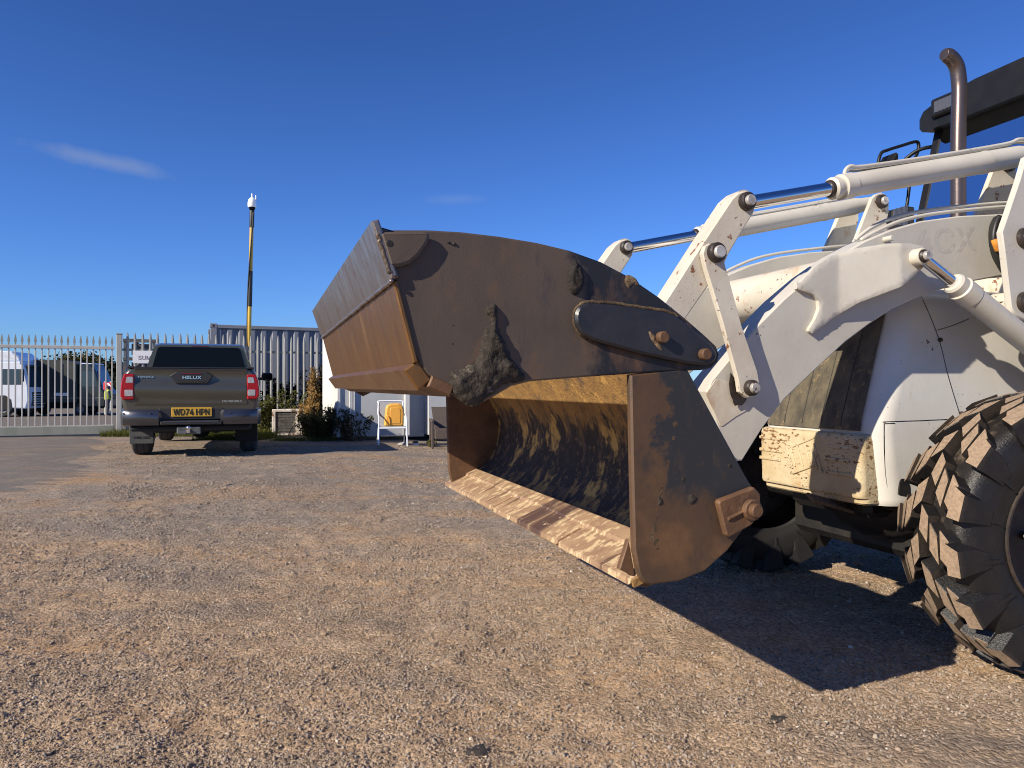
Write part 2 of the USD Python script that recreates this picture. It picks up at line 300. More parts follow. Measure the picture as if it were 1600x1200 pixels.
def ground_look(name, road=False):
    N = {'g': ('geometry', {}),
         'n1': ('noise_texture', {'scale': 0.55, 'detail': 5.0, 'roughness': 0.62}),
         'n2': ('noise_texture', {'scale': 3.5, 'detail': 6.0, 'roughness': 0.65}),
         'v': ('voronoi_texture', {'scale': 62.0, 'randomness': 1.0}),
         'v2': ('voronoi_texture', {'scale': 135.0, 'randomness': 1.0}),
         'n3': ('noise_texture', {'scale': 240.0, 'detail': 3.0, 'roughness': 0.7}),
         'p': ('principled_bsdf', {'roughness': 0.95, 'specular_ior_level': 0.15})}
    L = [('g.position', f'{k}.vector') for k in ('n1', 'n2', 'v', 'v2', 'n3')]
    if road: c0, c1, c2 = (0.185, 0.160, 0.138), (0.150, 0.135, 0.120), (0.23, 0.195, 0.16)
    else: c0, c1, c2 = (0.325, 0.232, 0.148), (0.225, 0.187, 0.150), (0.38, 0.295, 0.21)
    # brown dust close by, greyer loose stone farther out
    N['sx'] = ('separate_xyz', {}); L.append(('g.position', 'sx.vector'))
    N['far'] = ('map_range', {'from_min': 3.6, 'from_max': 8.5, 'to_min': -0.20, 'to_max': 0.30, 'clamp': True}); L.append(('sx.y', 'far.value'))
    N['r1'] = ('map_range', {'from_min': 0.42, 'from_max': 0.60, 'to_min': 0.0, 'to_max': 1.0, 'clamp': True})
    N['ad'] = ('math', {'math_type': 'add'}); L += [('n1.fac', 'ad.value1'), ('far.result', 'ad.value2'), ('ad.value', 'r1.value')]
    N['m1'] = ('mix_color', {'a': c0, 'b': c1}); L.append(('r1.result', 'm1.fac'))
    N['r2'] = ('map_range', {'from_min': 0.50, 'from_max': 0.72, 'to_min': 0.0, 'to_max': 0.8, 'clamp': True}); L.append(('n2.fac', 'r2.value'))
    N['m2'] = ('mix_color', {'b': c2}); L += [('m1.result', 'm2.a'), ('r2.result', 'm2.fac')]
    # bands of finer reddish dust and of darker loose grit, drawn out along the way vehicles cross the yard
    N['mp4'] = ('mapping', {'mapping_type': 'point', 'rotation': (0.0, 0.0, -0.35), 'scale': (0.5, 1.6, 1.0)}); N['n4'] = ('noise_texture', {'scale': 1.1, 'detail': 6.0, 'roughness': 0.68, 'distortion': 0.4})
    N['r4'] = ('map_range', {'from_min': 0.50, 'from_max': 0.64, 'to_min': 0.0, 'to_max': 0.85 if not road else 0.3, 'clamp': True}); N['m4'] = ('mix_color', {'b': (0.31, 0.195, 0.105)})
    N['r5'] = ('map_range', {'from_min': 0.47, 'from_max': 0.34, 'to_min': 0.0, 'to_max': 0.6 if not road else 0.3, 'clamp': True}); N['m5'] = ('mix_color', {'b': (0.17, 0.142, 0.118)})
    L += [('g.position', 'mp4.vector'), ('mp4.vector', 'n4.vector'), ('n4.fac', 'r4.value'), ('n4.fac', 'r5.value'), ('m2.result', 'm4.a'), ('r4.result', 'm4.fac'), ('m4.result', 'm5.a'), ('r5.result', 'm5.fac')]
    # each little stone has its own tone
    N['bw'] = ('rgb_to_bw', {}); N['rt'] = ('map_range', {'from_min': 0.1, 'from_max': 0.9, 'to_min': 0.70 if not road else 0.82, 'to_max': 1.34 if not road else 1.15, 'clamp': True})
    L += [('v.color', 'bw.color'), ('bw.val', 'rt.value')]
    N['bw2'] = ('rgb_to_bw', {}); N['rt2'] = ('map_range', {'from_min': 0.1, 'from_max': 0.9, 'to_min': 0.75, 'to_max': 1.25, 'clamp': True})
    L += [('v2.color', 'bw2.color'), ('bw2.val', 'rt2.value')]
    N['tt'] = ('math', {'math_type': 'multiply'}); L += [('rt.result', 'tt.value1'), ('rt2.result', 'tt.value2')]
    N['m3'] = ('hsv', {'hue': 0.5, 'saturation': 1.0, 'fac': 1.0}); L += [('m5.result', 'm3.color'), ('tt.value', 'm3.value'), ('m3.color', 'p.base_color')]
    N['h1'] = ('math', {'math_type': 'multiply_add', 'value2': -1.0, 'value3': 1.0}); L.append(('v.distance', 'h1.value1'))
    N['h2'] = ('math', {'math_type': 'multiply_add', 'value2': -0.5}); L += [('v2.distance', 'h2.value1'), ('h1.value', 'h2.value3')]
    N['h3'] = ('math', {'math_type': 'multiply_add', 'value2': 0.5}); L += [('n3.fac', 'h3.value1'), ('h2.value', 'h3.value3')]
    N['h4'] = ('math', {'math_type': 'multiply_add', 'value2': 1.2}); L += [('n2.fac', 'h4.value1'), ('h3.value', 'h4.value3')]
    N['bs'] = ('map_range', {'from_min': 0.44, 'from_max': 0.60, 'to_min': 1.0, 'to_max': 0.40, 'clamp': True}); L += [('n4.fac', 'bs.value'), ('bs.result', 'b.strength')]
    N['b'] = ('bump', {'strength': 1.0, 'distance': 0.003 if road else 0.008}); L += [('h4.value', 'b.height'), ('b.normal', 'p.normal')]
    return usdkit.material(stage, f'/World/Looks/{name}', N, L, surface='p.BSDF')
W['ground'] = ground_look('gravel_dirt'); W['road'] = ground_look('worn_tarmac', True)

def lines(segs):
    out = []
    for a, b, s in segs: out.append(np.arange(a, b, s))
    return np.unique(np.round(np.concatenate(out), 4))
gx = lines([(-400, -60, 40), (-60, -14, 4), (-14, -4.5, 0.5), (-4.5, 4.5, 0.03), (4.5, 14, 0.5), (14, 60, 4), (60, 401, 40)])
gy = lines([(-60, -8, 8), (-8, 1.2, 0.5), (1.2, 6.5, 0.03), (6.5, 11, 0.08), (11, 20, 0.4), (20, 60, 2.5), (60, 700, 40)])
GX, GY = np.meshgrid(gx, gy)
Pg = np.stack([GX, GY, np.zeros_like(GX)], -1)
near = np.clip(1 - (GY - 9) / 5, 0, 1) * np.clip(1 - (np.abs(GX) - 4) / 4, 0, 1)
relief = (fbm(Pg * 1.1, 3, 2) - .5) * 0.035 + (fbm(Pg * 6.0, 3, 5) - .5) * 0.034 + (fbm(Pg * 22.0, 2, 9) - .5) * 0.020
def relief_at(x, y):
    P = np.stack([x, y, np.zeros_like(x)], -1)
    nr = np.clip(1 - (y - 9) / 5, 0, 1) * np.clip(1 - (np.abs(x) - 4) / 4, 0, 1)
    return ((fbm(P * 1.1, 3, 2) - .5) * 0.035 + (fbm(P * 6.0, 3, 5) - .5) * 0.034 + (fbm(P * 22.0, 2, 9) - .5) * 0.020) * nr
GZ = terrain(GX, GY) + relief * near
nx, ny = len(gx), len(gy)
ii, jj = np.meshgrid(np.arange(nx - 1), np.arange(ny - 1)); a = (jj * nx + ii).ravel()
quads = np.stack([a, a + 1, a + nx + 1, a + nx], 1)
ob('ground', (np.stack([GX, GY, GZ], -1).reshape(-1, 3), quads), W['ground'], smooth=True, kind='structure')

# the worn tarmac apron inside the gate and the road outside it
def strip(xs_of, y0, y1, n, m, lift, seed):
    V = []
    for t in np.linspace(y0, y1, n):
        xa, xb = xs_of(t)
        x = xb - (xb - xa) * np.linspace(1, 0, m) ** 2; V.append(np.stack([x, np.full(m, t), terrain(x, np.full(m, t)) + lift - (np.clip((x - xb + 1.3) / 1.3, 0, 1) ** 2 * .022 if lift > .01 else 0)], 1))
    V = np.vstack(V); ii, jj = np.meshgrid(np.arange(m - 1), np.arange(n - 1)); a = (jj * m + ii).ravel()
    return V, np.stack([a, a + 1, a + m + 1, a + m], 1)
def apron_edge(t):
    # the right-hand edge of the apron: ragged, running from the gatepost towards the viewer's left
    base = np.interp(t, [5.2, 6.4, 7.4, 8.6, 10.5, 12.5, 15.2, 17.2], [-5.6, -4.9, -4.7, -4.95, -5.75, -6.9, -8.5, -8.8])
    w = (float(fbm(np.array([[t * 1.4, 3.3, 0.0]]), 4, 7)[0]) - .5) * 0.9
    return -16.0, base + w
ob('tarmac_apron', strip(apron_edge, 5.2, 17.2, 200, 50, 0.012, 3), W['road'], smooth=True, kind='structure')
ob('road', strip(lambda t: (-60, -9.5 + (t - 17) * .3), 17.4, 58.0, 80, 24, 0.008, 4), W['road'], smooth=True, kind='structure')

# loose stones lying on the yard
def stone_meshes(k, seed):
    out = []; r = np.random.default_rng(seed)
    for i in range(k):
        m = trimesh.creation.icosphere(subdivisions=1, radius=1.0)
        v = m.vertices; v = v * (0.75 + 0.5 * noise(v * 1.3 + 7 * i, 3)[:, None]) * r.uniform((0.75, 0.6, 0.4), (1.15, 1.0, 0.75))
        for c in range(4):      # flat broken faces
            d = r.normal(size=3); d /= np.linalg.norm(d); lim = r.uniform(.45, .7); s = v @ d
            v = v - np.clip(s - lim, 0, None)[:, None] * d
        out.append(trimesh.Trimesh(v, m.faces, process=False))
    return out
W['stone'] = usdkit.material(stage, '/World/Looks/loose_stone', {
    'oi': ('object_info', {}), 'g': ('geometry', {}),
    'ra': ('rgb_ramp', {'ramp': [(0, (0.13, 0.095, 0.068)), (0.25, (0.26, 0.19, 0.13)), (0.6, (0.33, 0.25, 0.18)), (0.85, (0.25, 0.215, 0.18)), (0.97, (0.36, 0.29, 0.22)), (1, (0.50, 0.44, 0.36))]}),
    'n': ('noise_texture', {'scale': 160.0, 'detail': 3.0}), 'b': ('bump', {'strength': 0.8, 'distance': 0.002}),
    'p': ('principled_bsdf', {'roughness': 0.9, 'specular_ior_level': 0.25})},
    [('oi.random', 'ra.fac'), ('ra.color', 'p.base_color'), ('g.position', 'n.vector'), ('n.fac', 'b.height'), ('b.normal', 'p.normal')], surface='p.BSDF')
def scatter_stones():
    r = np.random.default_rng(5); X, Y, S = [], [], []
    def add(n, y0, y1, smin, smax, power, seedn, thr):
        # uniform over the ground of the wedge in view
        y = np.sqrt(r.uniform(y0 ** 2, y1 ** 2, n)); x = r.uniform(-0.80, 0.80, n) * y
        p = fbm(np.stack([x * 1.3, y * 1.8, np.zeros(n)], -1), 4, seedn); keep = p + r.uniform(-.09, .09, n) > thr
        x, y = x[keep], y[keep]; s = smin * (smax / smin) ** (r.uniform(0, 1, len(x)) ** power)
        X.append(x); Y.append(y); S.append(s)
    add(120000, 1.9, 4.2, 0.0020, 0.0078, 2.2, 21, 0.46)
    add(70000, 4.2, 8.0, 0.0035, 0.011, 1.7, 22, 0.42)
    add(60000, 7.0, 13.0, 0.006, 0.014, 1.6, 23, 0.40)
    add(1500, 1.9, 8.0, 0.008, 0.016, 2.8, 24, 0.50)
    x, y, s = map(np.concatenate, (X, Y, S))
    keep = ~((y > 7) & (x < -0.56 * y)); x, y, s = x[keep], y[keep], s[keep]
    z = terrain(x, y) + relief_at(x, y) + s * 0.18
    inst = UsdGeom.PointInstancer.Define(stage, '/World/loose_gravel')
    protos = []
    for i, m in enumerate(stone_meshes(8, 4)):
        usdkit.mesh(stage, f'/World/loose_gravel/stone_{i:03d}', m, W['stone'], smooth=False); protos.append(f'/World/loose_gravel/stone_{i:03d}')
    inst.CreatePrototypesRel().SetTargets([Sdf.Path(p) for p in protos])
    n = len(x)
    inst.CreateProtoIndicesAttr(Vt.IntArray.FromNumpy(r.integers(0, 8, n).astype(np.int32)))
    inst.CreatePositionsAttr(Vt.Vec3fArray.FromNumpy(np.stack([x, y, z], 1).astype(np.float32)))
    inst.CreateScalesAttr(Vt.Vec3fArray.FromNumpy(np.repeat(s[:, None], 3, 1).astype(np.float32)))
    qs = []
    ang = r.uniform(0, 2 * PI, n); tx, ty = r.normal(0, .18, n), r.normal(0, .18, n)
    qa = np.stack([np.cos(ang / 2), tx, ty, np.sin(ang / 2)], 1); qa /= np.linalg.norm(qa, axis=1)[:, None]
    arr = Vt.QuathArray([Gf.Quath(float(a), float(b), float(c), float(d)) for a, b, c, d in qa])
    inst.CreateOrientationsAttr(arr)
    tag(inst.GetPrim(), 'loose brown and grey gravel stones scattered over the yard', 'gravel', kind='stuff')
scatter_stones()

# ---------------------------------------------------------------- the loader
# Its own axes: b = metres back from nose to tail, m = metres across, from the near side to the far side, z = up.
TH = math.atan2(0.326, 0.945); CB, SB = math.cos(TH), math.sin(TH)
B0, M0, MID = 4.0, 2.95, 2.95
LOADER_AT = (B0 * CB - M0 * SB, B0 * SB + M0 * CB, 0.0)
def at(m, pts):
    """outline points given as seen in the photograph, laid in the upright lengthwise plane m -> (b, z) metres"""
    out = []
    for px, py in pts:
        r = (px - 800) / F_PX; Y = m / (CB - SB * r); out.append(((CB * r + SB) * Y, CAM_H + (HORIZON - py) / F_PX * Y))
    return np.array(out)
def plate(bz, m0, m1, bev=0.004):
    me = prism(np.asarray(bz), -max(m0, m1), -min(m0, m1), bev)
    v = me.vertices; me.vertices = np.c_[v[:, 0], -v[:, 2], v[:, 1]]
    return me
def mirror(me):
    me = me.copy(); me.vertices[:, 1] = 2 * MID - me.vertices[:, 1]; me.faces = me.faces[:, ::-1]; return me
def lob(name, me, mt, parent, smooth=32, label=None, kind=None):
    me = me if isinstance(me, tuple) else (np.array(me.vertices), np.array(me.faces))
    return ob(name, (me[0] - np.array([B0, M0, 0.0]), me[1]), mt, parent, smooth, label, kind)
def P3(bz, m): return np.array([bz[0], m, bz[1]])

loader = thing('backhoe_loader', 'big white wheeled loader with open rusty bucket and front tyre in view', 'loader', LOADER_AT, math.degrees(TH))

# --- bucket materials (local axes: x = b - 4)
def steel(name, base, var, sc, st, spots, rough, metal, bump, dark=None, band=None, noise_=None, keep=None):
    """bare or painted steel; 'dark' paint takes over along the band (direction, from, to), its edge broken up by noise"""
    N = {'tc': ('texture_coordinate', {}), 'mp': ('mapping', {'mapping_type': 'point', 'scale': st}), 'n': ('noise_texture', {'scale': sc, 'detail': 7.0, 'roughness': 0.66}),
         'r': ('map_range', {'from_min': 0.33, 'from_max': 0.67, 'to_min': 0.0, 'to_max': 1.0, 'clamp': True}), 'm': ('mix_color', {'a': base, 'b': var}),
         'p': ('principled_bsdf', {'metallic': metal, 'roughness': rough}),
         'bn': ('noise_texture', {'scale': bump[0], 'detail': 5.0, 'roughness': 0.65}), 'b': ('bump', {'distance': bump[1]})}
    L = [('tc.object', 'mp.vector'), ('mp.vector', 'n.vector'), ('n.fac', 'r.value'), ('r.result', 'm.fac'), ('tc.object', 'bn.vector'), ('bn.fac', 'b.height'), ('b.normal', 'p.normal')]
    col = 'm.result'
    N['rr'] = ('map_range', {'from_min': 0.3, 'from_max': 0.7, 'to_min': rough - 0.08, 'to_max': rough + 0.10, 'clamp': True}); L += [('n.fac', 'rr.value'), ('rr.result', 'p.roughness')]
    if dark:
        N['dp'] = ('vector_math', {'math_type': 'dot_product', 'vector2': band[0]}); L.append(('tc.object', 'dp.vector1'))
        nsc, nst, amp = noise_ or (5.5, (1, 1, 1), 0.30)
        N['dq'] = ('mapping', {'mapping_type': 'point', 'scale': nst}); L.append(('tc.object', 'dq.vector'))
        N['dn'] = ('noise_texture', {'scale': nsc, 'detail': 8.0, 'roughness': 0.7, 'distortion': 0.3 if noise_ else 0.0}); L.append(('dq.vector', 'dn.vector'))
        N['da'] = ('math', {'math_type': 'multiply_add', 'value2': amp, 'value3': -amp / 2}); L.append(('dn.fac', 'da.value1'))
        N['ds'] = ('math', {'math_type': 'add'}); L += [('dp.value', 'ds.value1'), ('da.value', 'ds.value2')]
        N['dr'] = ('map_range', {'from_min': band[1], 'from_max': band[2], 'to_min': 0.0, 'to_max': 1.0, 'clamp': True}); L.append(('ds.value', 'dr.value'))
        N['dm'] = ('mix_color', {'b': dark}); L.append((col, 'dm.a'))
        if keep:
            N['kp'] = ('vector_math', {'math_type': 'dot_product', 'vector2': keep[0]}); N['ka'] = ('math', {'math_type': 'add'}); N['kr'] = ('map_range', {'from_min': keep[1], 'from_max': keep[2], 'to_min': 0.0, 'to_max': 1.0, 'clamp': True}); N['km'] = ('math', {'math_type': 'multiply'})
            L += [('tc.object', 'kp.vector1'), ('kp.value', 'ka.value1'), ('da.value', 'ka.value2'), ('ka.value', 'kr.value'), ('dr.result', 'km.value1'), ('kr.result', 'km.value2'), ('km.value', 'dm.fac')]
        else: L.append(('dr.result', 'dm.fac'))
        col = 'dm.result'
    for i, (c, s_, th, soft, stt) in enumerate(spots):
        N[f'q{i}'] = ('mapping', {'mapping_type': 'point', 'scale': stt, 'location': (i * 2.3, 1.1 * i, 0)}); N[f's{i}'] = ('noise_texture', {'scale': s_, 'detail': 5.0, 'roughness': 0.65})
        N[f't{i}'] = ('map_range', {'from_min': th, 'from_max': th + soft, 'to_min': 0.0, 'to_max': 1.0, 'clamp': True}); N[f'u{i}'] = ('mix_color', {'b': c})
        L += [('tc.object', f'q{i}.vector'), (f'q{i}.vector', f's{i}.vector'), (f's{i}.fac', f't{i}.value'), (col, f'u{i}.a'), (f't{i}.result', f'u{i}.fac')]; col = f'u{i}.result'
    L.append((col, 'p.base_color'))
    return usdkit.material(stage, f'/World/Looks/{name}', N, L, surface='p.BSDF')
BLACKP = (0.013, 0.014, 0.018)
W['cheek'] = steel('clam_cheek_steel', (0.108, 0.076, 0.053), (0.068, 0.052, 0.040), 5, (1, 1, 0.5), [((0.145, 0.078, 0.040), 4.5, 0.55, 0.18, (1, 1, .6)), ((0.055, 0.045, 0.042), 14, 0.58, 0.12, (1, 1, .35)), ((0.17, 0.14, 0.12), 130, 0.69, 0.05, (1.4, 1, .09)), ((0.15, 0.12, 0.10), 210, 0.70, 0.04, (1, 1, 1))], 0.50, 0.15, (260, 0.0006),
                   BLACKP, ((1, 0, 0.286), -2.79, -2.74))
W['bucketside'] = steel('bucket_side_steel', (0.100, 0.054, 0.026), (0.060, 0.036, 0.021), 6, (1, 1, .7), [((0.155, 0.080, 0.034), 4, 0.56, 0.18, (1, 1, 1)), ((0.045, 0.033, 0.026), 16, 0.58, 0.12, (1, 1, .5)), ((0.19, 0.145, 0.10), 120, 0.70, 0.05, (1, 1, .25)), ((0.16, 0.12, 0.085), 240, 0.69, 0.04, (1, 1, 1))], 0.55, 0.1, (230, 0.0007),
                   (0.022, 0.023, 0.026), ((0.35, 0, 1.0), -.20, -.12), (6.0, (1, 1, 1), .5), ((1, 0, 0), -2.93, -2.90))
W['lipsteel'] = steel('polished_lip_steel', (0.30, 0.275, 0.265), (0.17, 0.135, 0.115), 26, (1, 0.9, 0.07), [((0.20, 0.11, 0.055), 11, 0.50, 0.20, (1, 1, .16)), ((0.045, 0.028, 0.02), 34, 0.66, 0.04, (1, 1, .3)), ((0.13, 0.06, 0.025), 50, 0.64, 0.04, (1, 1, .5))], 0.34, 0.7, (150, 0.0005))
W['wornsteel'] = steel('worn_brown_steel', (0.235, 0.118, 0.040), (0.135, 0.066, 0.026), 24, (1, 0.9, 0.06), [((0.32, 0.175, 0.065), 10, 0.56, 0.16, (1, 1, .10)), ((0.12, 0.085, 0.07), 6, 0.58, 0.14, (1, 1, .4)), ((0.035, 0.02, 0.014), 60, 0.70, 0.03, (1, 1, .4))], 0.36, 0.6, (150, 0.0006))
W['inner'] = steel('bucket_inside', (0.36, 0.205, 0.062), (0.19, 0.105, 0.036), 9, (1, 1, .6), [((0.16, 0.095, 0.04), 34, 0.56, 0.08, (1, 1, 1)), ((0.12, 0.075, 0.045), 9, 0.57, 0.08, (1, 1.2, .6)), ((0.50, 0.30, 0.085), 5, 0.60, 0.06, (1, 1, .8))], 0.8, 0.0, (60, 0.006),
                   (0.030, 0.023, 0.020), ((0.25, 0, -1.0), -1.70, -1.64), (8.5, (1, 1.3, .45), .62), ((1, 0, 0), -2.82, -2.79))
W['cutting'] = steel('cutting_edge_steel', (0.40, 0.265, 0.150), (0.25, 0.150, 0.088), 9, (.7, 1.0, .7), [((0.56, 0.42, 0.24), 30, 0.53, 0.06, (.6, 1.0, .6)), ((0.085, 0.048, 0.036), 3.2, 0.56, 0.05, (.10, 1, .10)), ((0.14, 0.08, 0.05), 10, 0.60, 0.06, (.3, 1.6, .3)), ((0.62, 0.48, 0.28), 70, 0.63, 0.05, (.5, 1, .5))], 0.5, 0.1, (110, 0.0016))
W['rustyplate'] = steel('rusty_plate', (0.135, 0.068, 0.030), (0.075, 0.038, 0.019), 12, (1, 1, 1), [((0.21, 0.12, 0.06), 9, 0.6, 0.15, (1, 1, 1))], 0.65, 0.1, (60, 0.002))
W['blackplate'] = steel('black_painted_plate', BLACKP, (0.024, 0.024, 0.028), 9, (1, 1, 1), [((0.10, 0.062, 0.04), 8, 0.68, 0.05, (1, 1, 1)), ((0.12, 0.10, 0.085), 150, 0.715, 0.04, (1, 1, .5))], 0.40, 0.0, (70, 0.0010))

MN, MF = 1.834, 4.07       # near and far faces of the bucket
# --- lower bucket
bside = at(MN, [(985, 585), (986, 640), (988, 740), (991, 860), (998, 896), (1006, 911), (1016, 914), (1062, 908), (1102, 892), (1138, 860), (1160, 830), (1180, 803), (1183, 772), (1168, 748), (1120, 660), (1074, 575)])
prof = np.array([(1.005, .592), (1.10, .628), (1.18, .672), (1.245, .735), (1.286, .815), (1.300, .90), (1.285, .985), (1.243, 1.07), (1.198, 1.14), (1.15, 1.21)])
prof = smooth_curve(prof, k=4)
nrm = np.gradient(prof, axis=0); nrm = np.stack([nrm[:, 1], -nrm[:, 0]], 1) / np.linalg.norm(nrm, axis=1)[:, None]
shell = np.vstack([prof, (prof + nrm * 0.022)[::-1]])
bucket = lob('bucket', plate(shell, MN + .02, MF - .04, 0), W['inner'], loader, label='rusty lower bucket with its worn inside in view')
lob('side_plate', plate(bside, MN, MN + .028, .006), W['bucketside'], bucket)
bs2 = bside.copy()
bs2[[0, -1]] += np.array([0, .12]); lob('side_plate', plate(bs2, MF - .062, MF - .034, .006), W['rustyplate'], bucket)
# cutting edge: four worn segments bolted along the lip
ce = np.array([(.998, .578), (1.000, .596), (1.118, .648), (1.124, .637), (1.13, .605)])
cuts = [MN + .022, 2.40, 2.93, 3.17, 3.62, MF + .02]
for i in range(5):
    lob('cutting_edge', plate(ce + np.array([0, .004 * (i % 2)]), cuts[i] + .006, cuts[i + 1] - .006, .004), W['cutting'], bucket)
lob('wear_bar', plate([(1.10, .636), (1.108, .653), (1.165, .678), (1.172, .664)], MN + .03, MF - .04, .004), W['cutting'], bucket)
lob('heel_plate', plate([(1.01, .575), (1.10, .602), (1.20, .655), (1.22, .636), (1.11, .578), (1.06, .566)], MN + .03, MF - .03, .003), W['rustyplate'], bucket)
# corner gusset where the lip meets the near side plate
lob('corner_gusset', plate(at(MN, [(975, 893), (990, 846), (999, 898), (1000, 906)]), MN + .028, MN + .05, .003), W['rustyplate'], bucket)
# pivot lug with its bolt
lug = at(MN, [(1114, 783), (1118, 779), (1171, 759), (1181, 770), (1182, 797), (1168, 818), (1132, 838), (1127, 834)])
pl = lob('pivot_lug', plate(rounded(lug, .012), MN - .024, MN, .006), W['rustyplate'], bucket)
bolt = at(MN, [(1165, 794)])[0]
lob('bolt', cat([cyl(P3(bolt, MN - .058), P3(bolt, MN - .02), .021, 20, .004), cyl(P3(bolt, MN - .040), P3(bolt, MN - .02), .032, 24, .004)]), W['rustyplate'], pl)
ln = at(MN, [(1128, 806), (1156, 793), (1157, 797), (1129, 811)])
lob('weld_rib', plate(ln, MN - .031, MN - .02, .003), W['rustyplate'], pl)
# ragged mud line along the bend of the near side plate, and clods
def patch(outline, m, height, step, seed, face=-1, freq=30.0, rim=0.02):
    def fn(x, y, d):
        P = np.stack([x * freq, y * freq, np.full_like(x, seed * 1.7)], -1)
        return height * np.clip(d / rim, 0, 1) ** 0.6 * (0.35 + 1.1 * fbm(P, 4, seed)) - .002
    v, f = sheet(outline, step, fn, seed)
    return (np.c_[v[:, 0], m + face * v[:, 2], v[:, 1]], f)
def ragged(poly, amp, seed, n=6):
    p = smooth_curve(poly, closed=True, k=n); r = np.random.default_rng(seed)
    return p + r.normal(0, amp, p.shape)
ridge = at(MN, [(1056, 610), (1066, 640), (1064, 680), (1054, 716), (1050, 745), (1040, 785), (1036, 820), (1040, 850), (1030, 868), (1012, 862), (1010, 830), (1018, 785), (1030, 745), (1036, 705), (1046, 660), (1048, 625)])
lob('mud_patch', patch(ragged(ridge, .0055, 1, 5), MN, .0028, .0045, 3, freq=75, rim=.03), W['mud_line'], bucket, smooth=True)
for i, (c, rx, ry) in enumerate([((1068, 750), 4, 8), ((1031, 783), 5, 9), ((1081, 780), 8, 10), ((1140, 728), 5, 5)]):
    pl_ = [(c[0] + rx * math.cos(t) * (1 + .25 * math.sin(3 * t + i)), c[1] + ry * math.sin(t)) for t in np.linspace(0, 2 * PI, 9)[:-1]]
    lob('mud_clod', patch(ragged(at(MN, pl_), .001, 30 + i, 3), MN, .008, .004, 40 + i, rim=.014), W['mud'], bucket, smooth=True)

# --- clam shell (upper jaw), swung open above the bucket
CN, CF = 1.815, 4.09
fr = at(CN, [(580, 345), (612, 438), (645, 568), (676, 612)])
def thick(line, t, side):
    g = np.gradient(line, axis=0); nn = np.stack([g[:, 1], -g[:, 0]], 1) / np.linalg.norm(g, axis=1)[:, None]
    return np.vstack([line, (line + side * t * nn)[::-1]])
inward = np.array([1.0, 0.0])
def slab(p, q, t0=0.0, t1=0.018):
    d = (q - p) / np.linalg.norm(q - p); nn = np.array([-d[1], d[0]])
    if nn @ inward < 0: nn = -nn
    return np.array([p + nn * t0, q + nn * t0, q + nn * t1, p + nn * t1])
clam = lob('clam_shell', plate(slab(fr[1], fr[2], 0.004, 0.018), CN + .012, CF - .012, .004), W['wornsteel'], loader, label='upper jaw of the bucket swung open with worn bare front')
lob('lip_plate', plate(slab(fr[0], fr[1] + (fr[0] - fr[1]) * .02, 0, .020), CN, CF, .005), W['lipsteel'], clam)
wd = slab(fr[1], fr[1] + (fr[0] - fr[1]) * .05, -.004, .006)
wl = [np.array([wd[0][0] + .003, m_, wd[0][1]]) + np.array([rng.normal(0, .0010), 0, rng.normal(0, .0012)]) for m_ in np.linspace(CN, CF, 160)]
lob('weld_bead', tube(wl, .0058, 8), W['lipsteel'], clam, smooth=True)
lob('wear_strip', plate(slab(fr[2] + (fr[3] - fr[2]) * .02, fr[3] * .75 + fr[2] * .25, -.026, .02), CN + .02, CF - .02, .005), W['wornsteel'], clam)
lob('heel_plate', plate(slab(fr[3] * .8 + fr[2] * .2, fr[3] + np.array([.05, -.012]), -.002, .03), CN + .012, CF - .012, .004), W['rustyplate'], clam)
ck = at(MN, [(588, 352), (612, 359), (668, 359), (720, 362), (780, 369), (840, 379), (890, 391), (940, 409), (985, 433), (1030, 464), (1070, 496), (1102, 524), (1120, 541), (1125, 554), (1122, 566), (1112, 575), (1098, 578),
              (1000, 583), (900, 590), (828, 596), (800, 603), (768, 622), (740, 636), (716, 622), (690, 600), (668, 585), (650, 560), (632, 505), (612, 432)])
lob('side_cheek', plate(ck, MN, MN + .025, .005), W['cheek'], clam)
lob('side_cheek', plate(ck, MF - .025, MF, .005), W['rustyplate'], clam)
lob('rear_tube', cyl((fr[3][0] + .33, MN + .03, 1.33), (fr[3][0] + .33, MF - .03, 1.33), .04, 20), W['rustyplate'], clam)
# lifting-eye plate on the cheek
hk = at(MN - .034, [(594, 362), (600, 360), (664, 359), (671, 361), (674, 368), (668, 381), (656, 398), (642, 410), (626, 415), (611, 416), (604, 395)])
hkp = Polygon(hk); hole = at(MN - .034, [(609.5, 378.5)])[0]
lob('lifting_eye_plate', plate(rounded(hk, .006), MN - .022, MN - .002, .008), W['cheek'], clam, label='thick plate with a hole')
lob('eye_hole', cyl(P3(hole, MN - .0235), P3(hole, MN - .020), .0085, 18, .001), W['dark'], clam)
hw = at(MN - .04, [(592, 362), (597, 378), (602, 395), (608, 412), (613, 424)])
lob('weld_bead', tube([np.array([p[0] + rng.normal(0, .0012), MN - .014, p[1]]) for p in smooth_curve(hw, k=7)], .007, 8), W['cheek'], clam, smooth=True)
